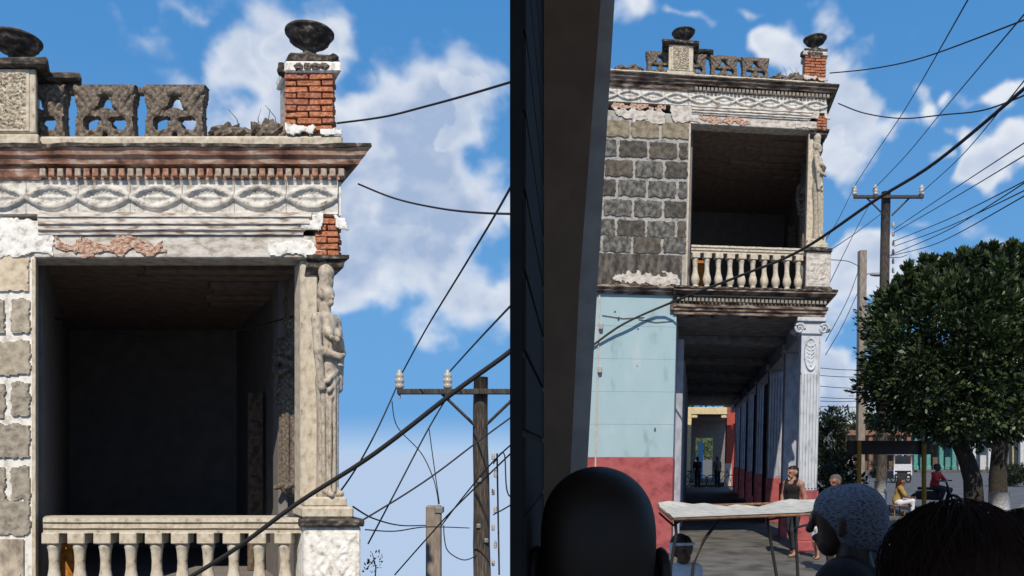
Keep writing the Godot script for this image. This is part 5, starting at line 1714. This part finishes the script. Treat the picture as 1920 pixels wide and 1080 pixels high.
func build_poles() -> void:
	# dark pole beyond the arcade house
	var f := foot(1651, 0, 25.5)
	var o := power_pole("dark wooden pole with crossarm rising behind the round tree", f, at(1661, 360, 25.5), 0.15, at(0, 373, 25.5).y, at(1596, 0, 25.5).x, at(1725, 0, 25.5).x, [at(1597, 0, 25.5).x, at(1636, 0, 25.5).x, at(1722, 0, 25.5).x], 1.35)
	part(o, "whitewashed_foot", tube_mesh([Vector3(0, 0.02, 0), Vector3(0, 1.0, 0)], 0.185, 0.182, 12), M.whitewash)
	var rack := insulator_mesh(0.7)
	for k in 6:
		part(o, "spool_insulator", rack, M.porcelain, at(1672, 428 + k * 17, 25.5) - f + Vector3(0, 0, 0.1))
	# pole near the near house
	f = foot(903, 0, 12.0)
	o = power_pole("thick dark pole with porcelain insulators beside the near house", f, at(901, 707, 12.0), 0.118, at(0, 736, 12.0).y, at(748, 0, 12.0).x, at(1050, 0, 12.0).x, [at(752, 0, 12.0).x, at(841, 0, 12.0).x, at(1010, 0, 12.0).x], 1.15)
	for k in 7:
		part(o, "spool_insulator", insulator_mesh(0.45), M.porcelain, at(925 + (k % 2) * 4, 862 + k * 33, 12.0) - f + Vector3(0, 0, 0.08))
	part(o, "insulator_rack", tube_mesh([at(932, 850, 12.0) - f, at(936, 1078, 12.0) - f], 0.014, 0.014, 5), M.cable)
	for q in [[900, 900], [898, 985], [912, 1012]]:
		part(o, "bolt", box_mesh(Vector3(0.07, 0.07, 0.06), 0.015), M.steel, at(q[0], q[1], 12.0) - f + Vector3(0, 0, 0.12))
	# pale posts
	f = foot(814, 0, 11.9)
	o = base("concrete_post", "short pinkish concrete post beside the thick dark pole", "post", f)
	var bs := st()
	box(bs, Transform3D(), Vector3(-0.115, 0, -0.1), Vector3(0.105, at(0, 948, 11.9).y, 0.1), 0.015)
	part(o, "shaft", done(bs), M.pole_concrete)
	part(o, "clamp", box_mesh(Vector3(0.12, 0.09, 0.24), 0.01), M.steel, Vector3(0.08, at(0, 956, 11.9).y, 0))
	f = foot(1612, 0, 30)
	o = base("concrete_post", "tall pinkish concrete pole with street lamp beside the round tree", "pole", f)
	bs = st()
	box(bs, Transform3D(Basis(Vector3(1, 0, 0), Vector3(0.01, 1, 0), Vector3(0, 0, 1)), Vector3.ZERO), Vector3(-0.13, 0, -0.13), Vector3(0.13, at(0, 470, 30).y, 0.13), 0.02)
	part(o, "shaft", done(bs), M.pole_concrete)
	part(o, "lamp_arm", tube_mesh([at(1616, 518, 30) - f, at(1628, 513, 30) - f, at(1640, 513, 30) - f], 0.03, 0.03, 6), M.steel)
	part(o, "lamp_head", rock(Vector3(0.3, 0.07, 0.14), 4, 0.05), M.steel, at(1646, 515, 30) - f)
	# ---- wires of the arcade house side
	wire("thick black cable running from the blue wall up past the balcony to the upper edge", [[1111, 648, 14.72], [1170, 607, 14.7], [1262, 566, 14.68], [1380, 520, 13.4], [1500, 470, 12.4], [1640, 376, 11.2], [1760, 300, 10.4], [1960, 132, 9.0]], 14.72, 9.0, 0.022)
	wire("steep wire from the left pin of the dark pole up to the top edge", [[1597, 357], [1640, 290], [1700, 200], [1840, -45]], 25.4, 9.0, 0.011)
	wire("wire from the middle pin of the dark pole to the top corner", [[1636, 357], [1700, 290], [1770, 205], [1960, -20]], 25.4, 9.0, 0.011)
	wire("wire from the outer pin of the dark pole rising to the edge", [[1722, 366], [1800, 295], [1885, 195], [1960, 100]], 25.4, 9.0, 0.011)
	wire("sagging wire from the brick pier of the arcade house over the sky", [[1556, 137], [1640, 128], [1740, 105], [1960, 22]], 15.3, 9.0, 0.011)
	wire("sagging wire from the cornice corner of the arcade house", [[1572, 194], [1620, 212], [1690, 222], [1770, 215], [1850, 205], [1960, 162]], 15.3, 9.0, 0.011)
	var k := 0
	for q in [[430, 262], [436, 288], [452, 340], [462, 358]]:
		wire("%s of four parallel wires climbing from the dark pole rack to the edge" % ["topmost", "second from top", "third from top", "lowest"][k], [[1676, q[0]], [1780, (q[0] + q[1]) / 2.0 + 14], [1960, q[1] - 20]], 25.4, 12.0, 0.011)
		k += 1
	for q in [[[1668, 480], [1760, 455], [1960, 345], "lower wire climbing from the dark pole above the tree top"], [[1670, 478], [1780, 430], [1960, 318], "middle wire climbing from the dark pole above the tree top"]]:
		wire(q[3], [q[0], q[1], q[2]], 25.4, 12.0, 0.011)
	for q in [[[1597, 360], [1570, 415], [1540, 462], "wire dropping from the left pin behind the statue"], [[1634, 376], [1600, 440], [1556, 530], "wire dropping from the middle pin to the balcony corner"], [[1660, 395], [1600, 440], [1555, 470], "wire from the dark pole to the statue plinth"], [[1612, 500], [1590, 560], [1548, 640], "wire falling from the concrete pole to the column capital"], [[1612, 540], [1580, 610], [1548, 665], "second wire falling from the concrete pole to the column"], [[1612, 500], [1590, 490], [1556, 487], "slack wire between concrete pole and balcony pedestal"], [[1700, 478], [1690, 482], [1668, 483], "short stub wire at the dark pole rack"]]:
		wire(q[3], [q[0], q[1], q[2]], 25.0, 18.0, 0.01)
	for q in [[690, 694], [704, 707], [724, 728], [745, 747], [752, 752], [762, 763]]:
		wire("%s of six level wires between column and concrete pole" % ["highest", "second highest", "third highest", "fourth highest", "fifth highest", "lowest"][k - 4], [[1538, q[0]], [1575, (q[0] + q[1]) / 2.0 + 1], [1612, q[1]]], 30.0, 30.0, 0.013)
		k += 1
	# ---- wires of the near house side
	wire("wire from the near brick pier sagging to the brown post", [[632, 231], [720, 219], [800, 199], [880, 177], [1010, 138]], 7.1, 5.0, 0.0085)
	wire("wire from the near cornice corner sagging to the brown post", [[672, 345], [740, 372], [820, 390], [900, 399], [1010, 402]], 7.1, 5.0, 0.0085)
	wire("steep wire from the outer pin of the near pole", [[752, 703], [800, 615], [870, 500], [930, 400], [1010, 255]], 12.0, 5.0, 0.012)
	wire("steep wire from the inner pin of the near pole", [[842, 698], [890, 645], [955, 576], [1010, 520]], 12.0, 6.0, 0.012)
	wire("thick black cable crossing before the near balustrade up to the brown post", [[330, 1098], [440, 1030], [560, 942], [700, 852], [845, 740], [955, 660], [1010, 610]], 6.4, 5.6, 0.0185)
	wire("wire dropping from the outer pin of the near pole behind the statue", [[748, 716], [700, 820], [645, 912], [560, 1010], [535, 1060]], 12.0, 8.5, 0.012)
	wire("wire dropping from the inner pin of the near pole to the lower edge", [[838, 745], [800, 810], [740, 925], [690, 1020]], 12.0, 11.5, 0.012)
	wire("long straight wire running low behind the near pole", [[560, 1040], [680, 975], [800, 900], [900, 825], [1010, 745]], 7.4, 8.5, 0.009)
	wire("slack drop wire looping from the crossarm to the concrete post", [[735, 752], [745, 800], [790, 850], [815, 905], [822, 946]], 12.0, 11.9, 0.008)
	wire("second slack drop wire beside the concrete post", [[804, 800], [812, 860], [824, 945]], 12.0, 11.9, 0.008)
	wire("slack wire from the pedestal ledge to the concrete post", [[662, 950], [700, 972], [750, 985], [800, 985]], 8.0, 11.9, 0.009)
	wire("level slack wire crossing the concrete post", [[685, 993], [740, 996], [800, 988], [880, 990]], 9.0, 11.9, 0.008)
	wire("rising wire between the concrete post and the brown post", [[828, 985], [870, 930], [930, 860], [1010, 790]], 11.9, 9.0, 0.01)
	wire("low rising wire to the foot of the near pole", [[740, 1078], [800, 1010], [860, 945], [1010, 800]], 11.8, 9.0, 0.01)
	wire("slack loop between the concrete post and the near pole", [[832, 985], [838, 1030], [870, 1050], [895, 1040]], 11.9, 11.9, 0.009)
	wire("tangled wire right of the near pole rack", [[925, 870], [945, 850], [955, 930], [1010, 900]], 11.8, 10.0, 0.01)
	wire("lowest wire right of the near pole rack", [[925, 965], [960, 945], [1010, 905]], 11.8, 10.0, 0.01)

func build_trees() -> void:
	var c0 := at(1822, 672, 16.0)
	var f := foot(1822, 0, 16.0)
	var o := base("round_tree", "big round clipped dark green tree beside the street", "tree", f)
	var pts := []
	for q in [[1822, 1025], [1827, 960], [1824, 900], [1812, 860], [1795, 825], [1790, 760], [1788, 700]]:
		var p := at(q[0], q[1], 16.0) - f
		p.y = maxf(p.y, 0.0)
		pts.append(p)
	part(o, "trunk", tube_mesh(pts, 0.2, 0.11, 12), M.bark)
	for k in 7:
		var a := TAU * k / 7.0
		var p0: Vector3 = pts[4] + Vector3(0, rr(-0.1, 0.5), 0)
		part(o, "limb", tube_mesh([p0, p0 + Vector3(cos(a) * 0.6, 0.6, sin(a) * 0.6), p0 + Vector3(cos(a) * 1.2, 1.5, sin(a) * 1.2)], 0.08, 0.02, 6), M.bark)
	var r := Vector3(1.92, 1.6, 1.7)
	var cl := crown_clumps(c0 - f, r, 450, 0.30, 1.0)
	for k in 70:      # upright sprigs on the top
		var an := rr(0, TAU)
		var q := Vector3(cos(an) * rr(0, 1.9), 0, sin(an) * rr(0, 1.4))
		var top := c0 - f + Vector3(q.x, r.y * sqrt(maxf(0.1, 1.0 - (q.x * q.x + q.z * q.z) / 5.5)), q.z)
		var hh := rr(0.15, 0.6)
		for j in 4:
			cl.append([top + Vector3(rr(-0.03, 0.03), hh * j / 3.0, rr(-0.03, 0.03)), Vector3(0.06, 0.1, 0.06), Vector3.UP])
	part(o, "crown", leaf_mass(cl, 95, 0.125, Color(0.012, 0.021, 0.009), Color(0.064, 0.098, 0.034)), M.leaf)
	f = foot(1873, 0, 21.0)
	o = base("rear_tree", "second dark tree with whitewashed trunk right of the round tree", "tree", f)
	part(o, "trunk", tube_mesh([Vector3.ZERO, Vector3(-0.03, 1.2, 0), Vector3(0.05, 2.4, 0), Vector3(0.0, 4.2, 0)], 0.24, 0.15, 12), M.bark)
	part(o, "whitewashed_foot", tube_mesh([Vector3(0, 0.01, 0), Vector3(0, 0.85, 0)], 0.255, 0.245, 12), M.whitewash)
	part(o, "crown", leaf_mass(crown_clumps(Vector3(0.9, 4.7, 0), Vector3(1.9, 1.9, 1.8), 230, 0.38, 0.8), 85, 0.15, Color(0.012, 0.02, 0.008), Color(0.045, 0.068, 0.024)), M.leaf)
	f = foot(1556, 0, 34.0)
	o = base("slender_tree", "dark tree showing just behind the white corner column", "tree", f)
	part(o, "trunk", tube_mesh([Vector3.ZERO, Vector3(0.1, 2.0, 0)], 0.15, 0.08, 8), M.bark)
	part(o, "crown", leaf_mass(crown_clumps(Vector3(0, 2.2, 0), Vector3(0.45, 1.6, 0.6), 60, 0.26, 0.6), 70, 0.16, Color(0.010, 0.017, 0.007), Color(0.035, 0.05, 0.02)), M.leaf)
	for q in [["bushy tree below the hill left of the concrete pole", 1590, 90.0, 2.4], ["bushy tree below the hill right of the concrete pole", 1632, 90.0, 3.0]]:
		f = foot(q[1], 0, q[2])
		o = base("bushy_tree", q[0], "tree", f)
		part(o, "trunk", tube_mesh([Vector3.ZERO, Vector3(0, 2.0, 0)], 0.2, 0.12, 8), M.bark)
		part(o, "crown", leaf_mass(crown_clumps(Vector3(0, q[3], 0), Vector3(2.0, q[3] * 0.9, 2.0), 70, 0.7, 0.5), 60, 0.4, Color(0.012, 0.02, 0.009), Color(0.05, 0.07, 0.028)), M.leaf)
	f = foot(702, 0, 11.0)
	o = base("small_shrub", "small sparse shrub at the foot of the near house pedestal", "shrub", f)
	part(o, "stem", tube_mesh([Vector3.ZERO, Vector3(0.02, 0.3, 0), Vector3(-0.03, 0.5, 0)], 0.012, 0.005, 5), M.bark)
	part(o, "foliage", leaf_mass([[Vector3(0, 0.4, 0), Vector3(0.12, 0.12, 0.1), Vector3.UP], [Vector3(-0.08, 0.3, 0), Vector3(0.1, 0.1, 0.1), Vector3.UP]], 26, 0.05, Color(0.03, 0.035, 0.02), Color(0.08, 0.09, 0.05)), M.leaf)

func build_people() -> void:
	var gone := Vector3(0, 0, 1)
	# bald man close in front, from behind
	var J := joints(1.86)
	J.head = Vector3(0, 1.765, 0.03)
	J.neck = Vector3(0, 1.6, -0.01)
	var p := base("person", "bald man seen from behind in front of the pink dado", "person", foot(1122, 0, 1.1), "", PI - 0.12)
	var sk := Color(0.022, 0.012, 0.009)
	var hb := [
		[Vector3(0, 1.778, -0.03), 0.0745, Vector3(0, 1.768, 0.04), 0.069, sk], [Vector3(0, 1.723, -0.035), 0.0735, Vector3(0, 1.718, 0.03), 0.074, sk],
		[Vector3(0, 1.668, -0.03), 0.064, Vector3(0, 1.638, 0.06), 0.052, sk], [Vector3(0, 1.618, 0.075), 0.03, Vector3(0, 1.618, 0.08), 0.03, sk], [Vector3(0, 1.718, 0.105), 0.012, Vector3(0, 1.688, 0.12), 0.016, sk],
		[Vector3(0, 1.658, -0.02), 0.062, Vector3(0, 1.518, -0.03), 0.066, sk]]
	var eb := []
	for q in [-1.0, 1.0]:
		for k in 7:       # the rim of the ear
			var t0 := -0.4 + k * 0.5
			var t1 := t0 + 0.5
			eb.append([Vector3(q * (0.083 + 0.006 * sin(t0)), 1.706 + 0.03 * cos(t0), -0.012 - 0.015 * sin(t0)), 0.0065, Vector3(q * (0.083 + 0.006 * sin(t1)), 1.706 + 0.03 * cos(t1), -0.012 - 0.015 * sin(t1)), 0.0065, sk])
		eb.append([Vector3(q * 0.074, 1.715, -0.006), 0.014, Vector3(q * 0.075, 1.695, -0.006), 0.013, sk])
		hb.append([Vector3(q * 0.03, 1.743, 0.105), 0.01, Vector3(q * 0.045, 1.743, 0.098), 0.01, sk])
	var bb := body_bones(J, sk, 1.1)
	var groups := [[bb, 0.03, 0.04], [hb, 0.0062, 0.03], [eb, 0.0045, 0.008]]
	for q in ["l", "r"]:
		groups.append([hand_bones(J, q, sk), 0.0085, 0.008])
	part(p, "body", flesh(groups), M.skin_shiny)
	var tb := trunk_bones(J, 0.03, 1.1)
	tb.append([J.chest, 0.15, J.neck + Vector3(0, -0.1, 0), 0.09, Color.GRAY])
	for q in ["l", "r"]:
		tb.append([J.chest + Vector3(0, 0.08, 0), 0.11, J[q + "s"], 0.085, Color.GRAY])
		tb.append([J[q + "s"], 0.08, J[q + "e"], 0.065, Color.GRAY])
	clothes(p, "shirt", M.dark_cloth, tb, 0.025)
	trousers(p, J, M.dark_cloth, 0.03, 1.1)
	# woman with crocheted head cover
	J = joints(1.78)
	J.head = Vector3(0, 1.64, 0.02)
	J.neck = Vector3(0, 1.5, -0.012)
	var look := Vector3(0, 0, 1)
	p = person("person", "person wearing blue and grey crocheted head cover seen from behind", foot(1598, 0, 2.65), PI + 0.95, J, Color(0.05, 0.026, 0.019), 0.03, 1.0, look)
	var hd: Vector3 = J.head
	var cb := [[hd + Vector3(0, 0.035, -0.03), 0.094, hd + Vector3(0, 0.04, 0.02), 0.083, Color.GRAY], [hd + Vector3(0, -0.01, -0.045), 0.085, hd + Vector3(0, 0.03, -0.03), 0.09, Color.GRAY]]
	cb.append([hd + Vector3(0.0, -0.085, -0.115), 0.02, hd + Vector3(0.0, -0.10, -0.125), 0.022, Color.GRAY])
	clothes(p, "head_cover", M.crochet, cb, 0.007, 0.03)
	clothes(p, "head_cover_tails", M.crochet, [[hd + Vector3(0.0, -0.1, -0.12), 0.016, hd + Vector3(0.02, -0.17, -0.15), 0.014, Color.GRAY], [hd + Vector3(0.02, -0.17, -0.15), 0.014, hd + Vector3(0.03, -0.28, -0.14), 0.02, Color.GRAY], [hd + Vector3(0, -0.1, -0.12), 0.014, hd + Vector3(-0.03, -0.2, -0.13), 0.014, Color.GRAY]], 0.007, 0.01)
	upper_clothes(p, J, "blouse", M.black_cloth, 0.025, 0.02)
	trousers(p, J, M.dark_cloth, 0.03)
	# two dark haired people close in front
	for q in [[1790, 1.5, 1.72, "person with frizzy reddish dark hair in the corner before the tree trunk", 0.13, 1.1], [1925, 2.0, 1.68, "dark haired person cut off by the picture edge", 0.04, 1.0]]:
		J = joints(q[2])
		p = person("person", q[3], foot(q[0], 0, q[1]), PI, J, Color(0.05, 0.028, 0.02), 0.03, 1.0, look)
		hd = J.head
		clothes(p, "hair", M.brown_hair, [[hd + Vector3(0, 0.05, -0.02), 0.093 * q[5], hd + Vector3(0, 0.03, -0.05), 0.095 * q[5], Color.GRAY], [hd + Vector3(0, -0.03, -0.04), 0.1 * q[5], hd + Vector3(0, -0.14, -0.06), 0.09 * q[5], Color.GRAY], [hd + Vector3(0, 0.06, 0.02), 0.08, hd + Vector3(0, 0.06, 0.03), 0.08, Color.GRAY]], 0.014, 0.03)
		var fr := st()
		var rad: float = 0.108 * q[5]
		for k in 2600:
			var an := rr(0, TAU)
			var ph := rr(0.0, 0.5)
			var pts := []
			var sway := rr(-0.5, 0.5)
			var lift := rr(0.98, 1.05) if k % 5 else rr(1.05, 1.22)
			for j in 6:
				var f := ph + j * rr(0.22, 0.32)
				var dd := Vector3(sin(f) * cos(an + sway * f), cos(f), sin(f) * sin(an + sway * f))
				pts.append(hd + Vector3(0, 0.03, -0.025) + dd * Vector3(rad, rad * 0.98, rad) * lift * (1.0 + 0.05 * warp.get_noise_3d(dd.x * 200, dd.y * 200 + k, dd.z * 200)) + Vector3(0, -0.05 * maxf(0, f - 1.5), 0))
			tube(fr, pts, 0.0009, 0.0005, 3)
		part(p, "stray_hair", done(fr), M.brown_hair)
		upper_clothes(p, J, "shirt", M.black_cloth, 0.03, 0.02)
		trousers(p, J, M.dark_cloth, 0.03)
	# child under the canvas stand
	J = joints(1.17)
	J.s = 0.72
	J.head = Vector3(0, 1.115, 0.01)
	J.neck = Vector3(0, 1.0, -0.01)
	var hsave: float = J.s
	p = base("person", "child in white shirt and striped headband under the canvas stand", "person", foot(1279, 0, 6.25), "", 0.25)
	part(p, "body", flesh([[body_bones(J, Color(0.11, 0.055, 0.035)), 0.02, 0.025], [head_bones(J.head, 0.92, Color(0.11, 0.055, 0.035), Color(0.01, 0.008, 0.006)), 0.008, 0.014], [hand_bones(J, "l", Color(0.11, 0.055, 0.035)), 0.005, 0.006], [hand_bones(J, "r", Color(0.11, 0.055, 0.035)), 0.005, 0.006]]), M.skin)
	J.s = 0.92
	hair_cap(p, J, M.hair, look)
	J.s = hsave
	hd = J.head
	var band := []
	for k in 17:
		var a := TAU * k / 16.0
		band.append([hd + Vector3(cos(a) * 0.082, 0.045 + 0.01 * sin(a), sin(a) * 0.09 - 0.005), 0.011, hd + Vector3(cos(a + 0.39) * 0.082, 0.045 + 0.01 * sin(a + 0.39), sin(a + 0.39) * 0.09 - 0.005), 0.011, Color.GRAY])
	band.append([hd + Vector3(-0.09, 0.04, 0.0), 0.022, hd + Vector3(-0.1, -0.02, 0.02), 0.018, Color.GRAY])
	clothes(p, "headband", M.white_cloth, band, 0.008, 0.008)
	upper_clothes(p, J, "shirt", M.white_cloth, 0.03, 0.016)
	trousers(p, J, M.dark_cloth, 0.02)
	# woman in black top walking past the arcade
	J = joints(1.62, {"le": Vector3(0.21, 1.12, -0.08), "lw": Vector3(0.2, 0.9, 0.02), "re": Vector3(-0.22, 1.13, 0.02), "rw": Vector3(-0.2, 0.9, 0.12), "lk": Vector3(0.085, 0.5, 0.09), "la": Vector3(0.08, 0.09, 0.06), "lt": Vector3(0.09, 0.035, 0.2), "rk": Vector3(-0.08, 0.5, -0.03), "ra": Vector3(-0.08, 0.1, -0.16), "rt": Vector3(-0.085, 0.035, -0.02)})
	p = person("person", "woman in black tank top and dark trousers walking before the corner column", foot(1487, 0, 14.5), -1.0, J, Color(0.34, 0.18, 0.115), 0.016, 0.95, Vector3(-0.15, -0.02, 1).normalized())
	hair_cap(p, J, M.hair, look, [[Vector3(0, 0.02, -0.1), 0.04, Vector3(0, -0.06, -0.13), 0.03], [Vector3(0, -0.06, -0.13), 0.03, Vector3(0.01, -0.16, -0.12), 0.014]])
	var s: float = J.s
	var tk := trunk_bones(J, 0.014, 0.95)
	for q in ["l", "r"]:
		tk.append([J.chest + Vector3(0.07 if q == "l" else -0.07, 0.02, 0.05) * s, 0.068, J.chest + Vector3(0.06 if q == "l" else -0.06, 0.0, 0.06) * s, 0.066, Color.GRAY])
		tk.append([J.chest + Vector3(0.08 if q == "l" else -0.08, 0.05, 0.085) * s, 0.034, J.chest + Vector3(0.1 if q == "l" else -0.1, 0.155, 0.045) * s, 0.03, Color.GRAY])
		tk.append([J.chest + Vector3(0.1 if q == "l" else -0.1, 0.155, 0.045) * s, 0.03, J.chest + Vector3(0.09 if q == "l" else -0.09, 0.12, -0.09) * s, 0.03, Color.GRAY])
	clothes(p, "tank_top", M.black_cloth, tk, 0.014)
	trousers(p, J, M.dark_cloth, 0.014, 0.95, 0.75)
	sandals(p, J)
	# person in red with grey hair
	J = joints(1.52)
	p = person("person", "grey haired person in faded red shirt next to the crocheted head cover", foot(1566, 0, 12.3), -0.9, J, Color(0.2, 0.095, 0.065), 0.02, 1.0, look)
	hair_cap(p, J, M.grey_hair, look)
	upper_clothes(p, J, "shirt", M.red_cloth, 0.025, 0.016)
	trousers(p, J, M.dark_cloth, 0.02)
	# child in shorts
	J = joints(1.0, {"lk": Vector3(0.095, 0.5, 0.09), "la": Vector3(0.1, 0.09, 0.12), "lt": Vector3(0.11, 0.035, 0.27), "rk": Vector3(-0.095, 0.5, -0.02), "ra": Vector3(-0.1, 0.11, -0.14), "rt": Vector3(-0.11, 0.04, 0.0)})
	p = person("person", "small child in leaf print shirt and white shorts at the column plinth", foot(1532, 0, 14.2), -0.9, J, Color(0.36, 0.19, 0.125), 0.014, 1.05, look)
	hair_cap(p, J, M.hair, look)
	upper_clothes(p, J, "shirt", M.camo, 0.02, 0.012)
	trousers(p, J, M.white_cloth, 0.012, 1.0, 0.42)
	sandals(p, J)
	# seated person in mustard
	var w := foot(1682, 0, 23.8)
	var st_ := base("low_stool", "low stool under the seated person in mustard by the kerb", "stool", w)
	part(st_, "seat", box_mesh(Vector3(0.4, 0.05, 0.4), 0.015), M.wood_edge, Vector3(0, 0.32, 0))
	for q in [Vector3(-0.15, 0, -0.15), Vector3(0.15, 0, -0.15), Vector3(-0.15, 0, 0.15), Vector3(0.15, 0, 0.15)]:
		part(st_, "leg", tube_mesh([q, q + Vector3(0, 0.3, 0)], 0.018, 0.018, 6), M.wood_edge)
	J = joints(1.6, {"pelvis": Vector3(0, 0.46, 0), "waist": Vector3(0, 0.6, 0.03), "chest": Vector3(0, 0.78, 0.07), "neck": Vector3(0, 0.94, 0.1), "head": Vector3(0, 1.08, 0.13), "ls": Vector3(0.165, 0.88, 0.08), "rs": Vector3(-0.165, 0.88, 0.08), "le": Vector3(0.24, 0.65, 0.16), "re": Vector3(-0.24, 0.65, 0.2), "lw": Vector3(0.16, 0.6, 0.38), "rw": Vector3(-0.16, 0.6, 0.4), "lh": Vector3(0.09, 0.43, 0.05), "rh": Vector3(-0.09, 0.43, 0.05), "lk": Vector3(0.14, 0.5, 0.42), "rk": Vector3(-0.14, 0.5, 0.42), "la": Vector3(0.13, 0.09, 0.42), "ra": Vector3(-0.13, 0.09, 0.42), "lt": Vector3(0.14, 0.035, 0.56), "rt": Vector3(-0.14, 0.035, 0.56)})
	p = person("person", "long haired person in mustard top sitting by the kerb", w, 1.3, J, Color(0.2, 0.1, 0.065), 0.022, 1.0, look)
	hair_cap(p, J, M.brown_hair, look, [[Vector3(0, 0.0, -0.08), 0.08, Vector3(0, -0.2, -0.12), 0.06]])
	upper_clothes(p, J, "top", M.yellow_cloth, 0.03, 0.018)
	trousers(p, J, M.white_cloth, 0.02)
	# people and bicycles at the far end of the arcade
	for q in [[1308, 43.0, 1.66, "dark clad person left of two standing at the arcade end", M.black_cloth, M.black_cloth], [1345, 43.4, 1.68, "person in grey shirt standing before the blue door at the arcade end", M.grey_hair, M.black_cloth]]:
		J = joints(q[2])
		p = person("person", q[3], foot(q[0], 0, q[1]), 0.3, J, Color(0.1, 0.05, 0.035), 0.035, 1.0, look, false)
		hair_cap(p, J, M.hair, look)
		upper_clothes(p, J, "shirt", q[4], 0.035, 0.02)
		trousers(p, J, q[5], 0.035)
	bicycle("bicycle", "bicycle standing behind the dark clad person in the arcade", foot(1300, 0, 44.0), 0.2)
	bicycle("bicycle", "bicycle with wheels both sides of the person in grey shirt", foot(1352, 0, 44.2), -0.1)
	# cyclists far down the street beside the hedge
	J = joints(1.7)
	p = person("person", "distant person standing in the street beyond the hedge", foot(1596, 0, 55.0), 0.5, J, Color(0.15, 0.08, 0.05), 0.04, 1.0, look, false)
	hair_cap(p, J, M.hair, look)
	upper_clothes(p, J, "shirt", M.white_cloth, 0.04, 0.02)
	trousers(p, J, M.dark_cloth, 0.04)

func upper_clothes(p: Node, J: Dictionary, called: String, mat: Material, cell: float, grow: float) -> void:
	var s: float = J.s
	var tb := trunk_bones(J, grow)
	tb.append([J.chest, 0.115 * s + grow, J.neck + Vector3(0, -0.085, 0) * s, 0.06 * s + grow, Color.GRAY])
	for q in ["l", "r"]:
		tb.append([J.chest.lerp(J[q + "s"], 0.35) + Vector3(0, 0.06, 0) * s, 0.075 * s + grow, J[q + "s"], 0.06 * s + grow, Color.GRAY])
		tb.append([J[q + "s"], 0.056 * s + grow, J[q + "s"].lerp(J[q + "e"], 0.8), 0.05 * s + grow, Color.GRAY])
	clothes(p, called, mat, tb, cell)

func trousers(p: Node, J: Dictionary, mat: Material, cell: float, slim := 1.0, length := 0.95) -> void:
	var s: float = J.s
	var b := [[J.pelvis, 0.118 * s * slim + 0.014, J.pelvis + Vector3(0, 0.05, 0) * s, 0.11 * s * slim + 0.014, Color.GRAY]]
	for q in ["l", "r"]:
		b.append([J.pelvis.lerp(J[q + "h"], 0.6), 0.105 * s * slim + 0.014, J[q + "h"], 0.088 * s * slim + 0.014, Color.GRAY])
		if length < 0.5:
			b.append([J[q + "h"], 0.085 * s * slim + 0.016, J[q + "h"].lerp(J[q + "k"], length * 1.4), 0.07 * s + 0.02, Color.GRAY])
			continue
		b.append([J[q + "h"], 0.085 * s * slim + 0.014, J[q + "k"], 0.056 * s + 0.014, Color.GRAY])
		b.append([J[q + "k"], 0.055 * s + 0.014, J[q + "k"].lerp(J[q + "a"], length), 0.045 * s + 0.012, Color.GRAY])
	clothes(p, "shorts" if length < 0.5 else "trousers", mat, b, cell)

func sandals(p: Node, J: Dictionary) -> void:
	var s: float = J.s
	for q in ["l", "r"]:
		var a: Vector3 = J[q + "a"] + Vector3(0, -0.06, -0.04) * s
		var b: Vector3 = J[q + "t"] + Vector3(0, -0.012, 0.02) * s
		clothes(p, "sandal", M.room_door, [[a, 0.03 * s, b, 0.028 * s, Color.GRAY]], 0.012)
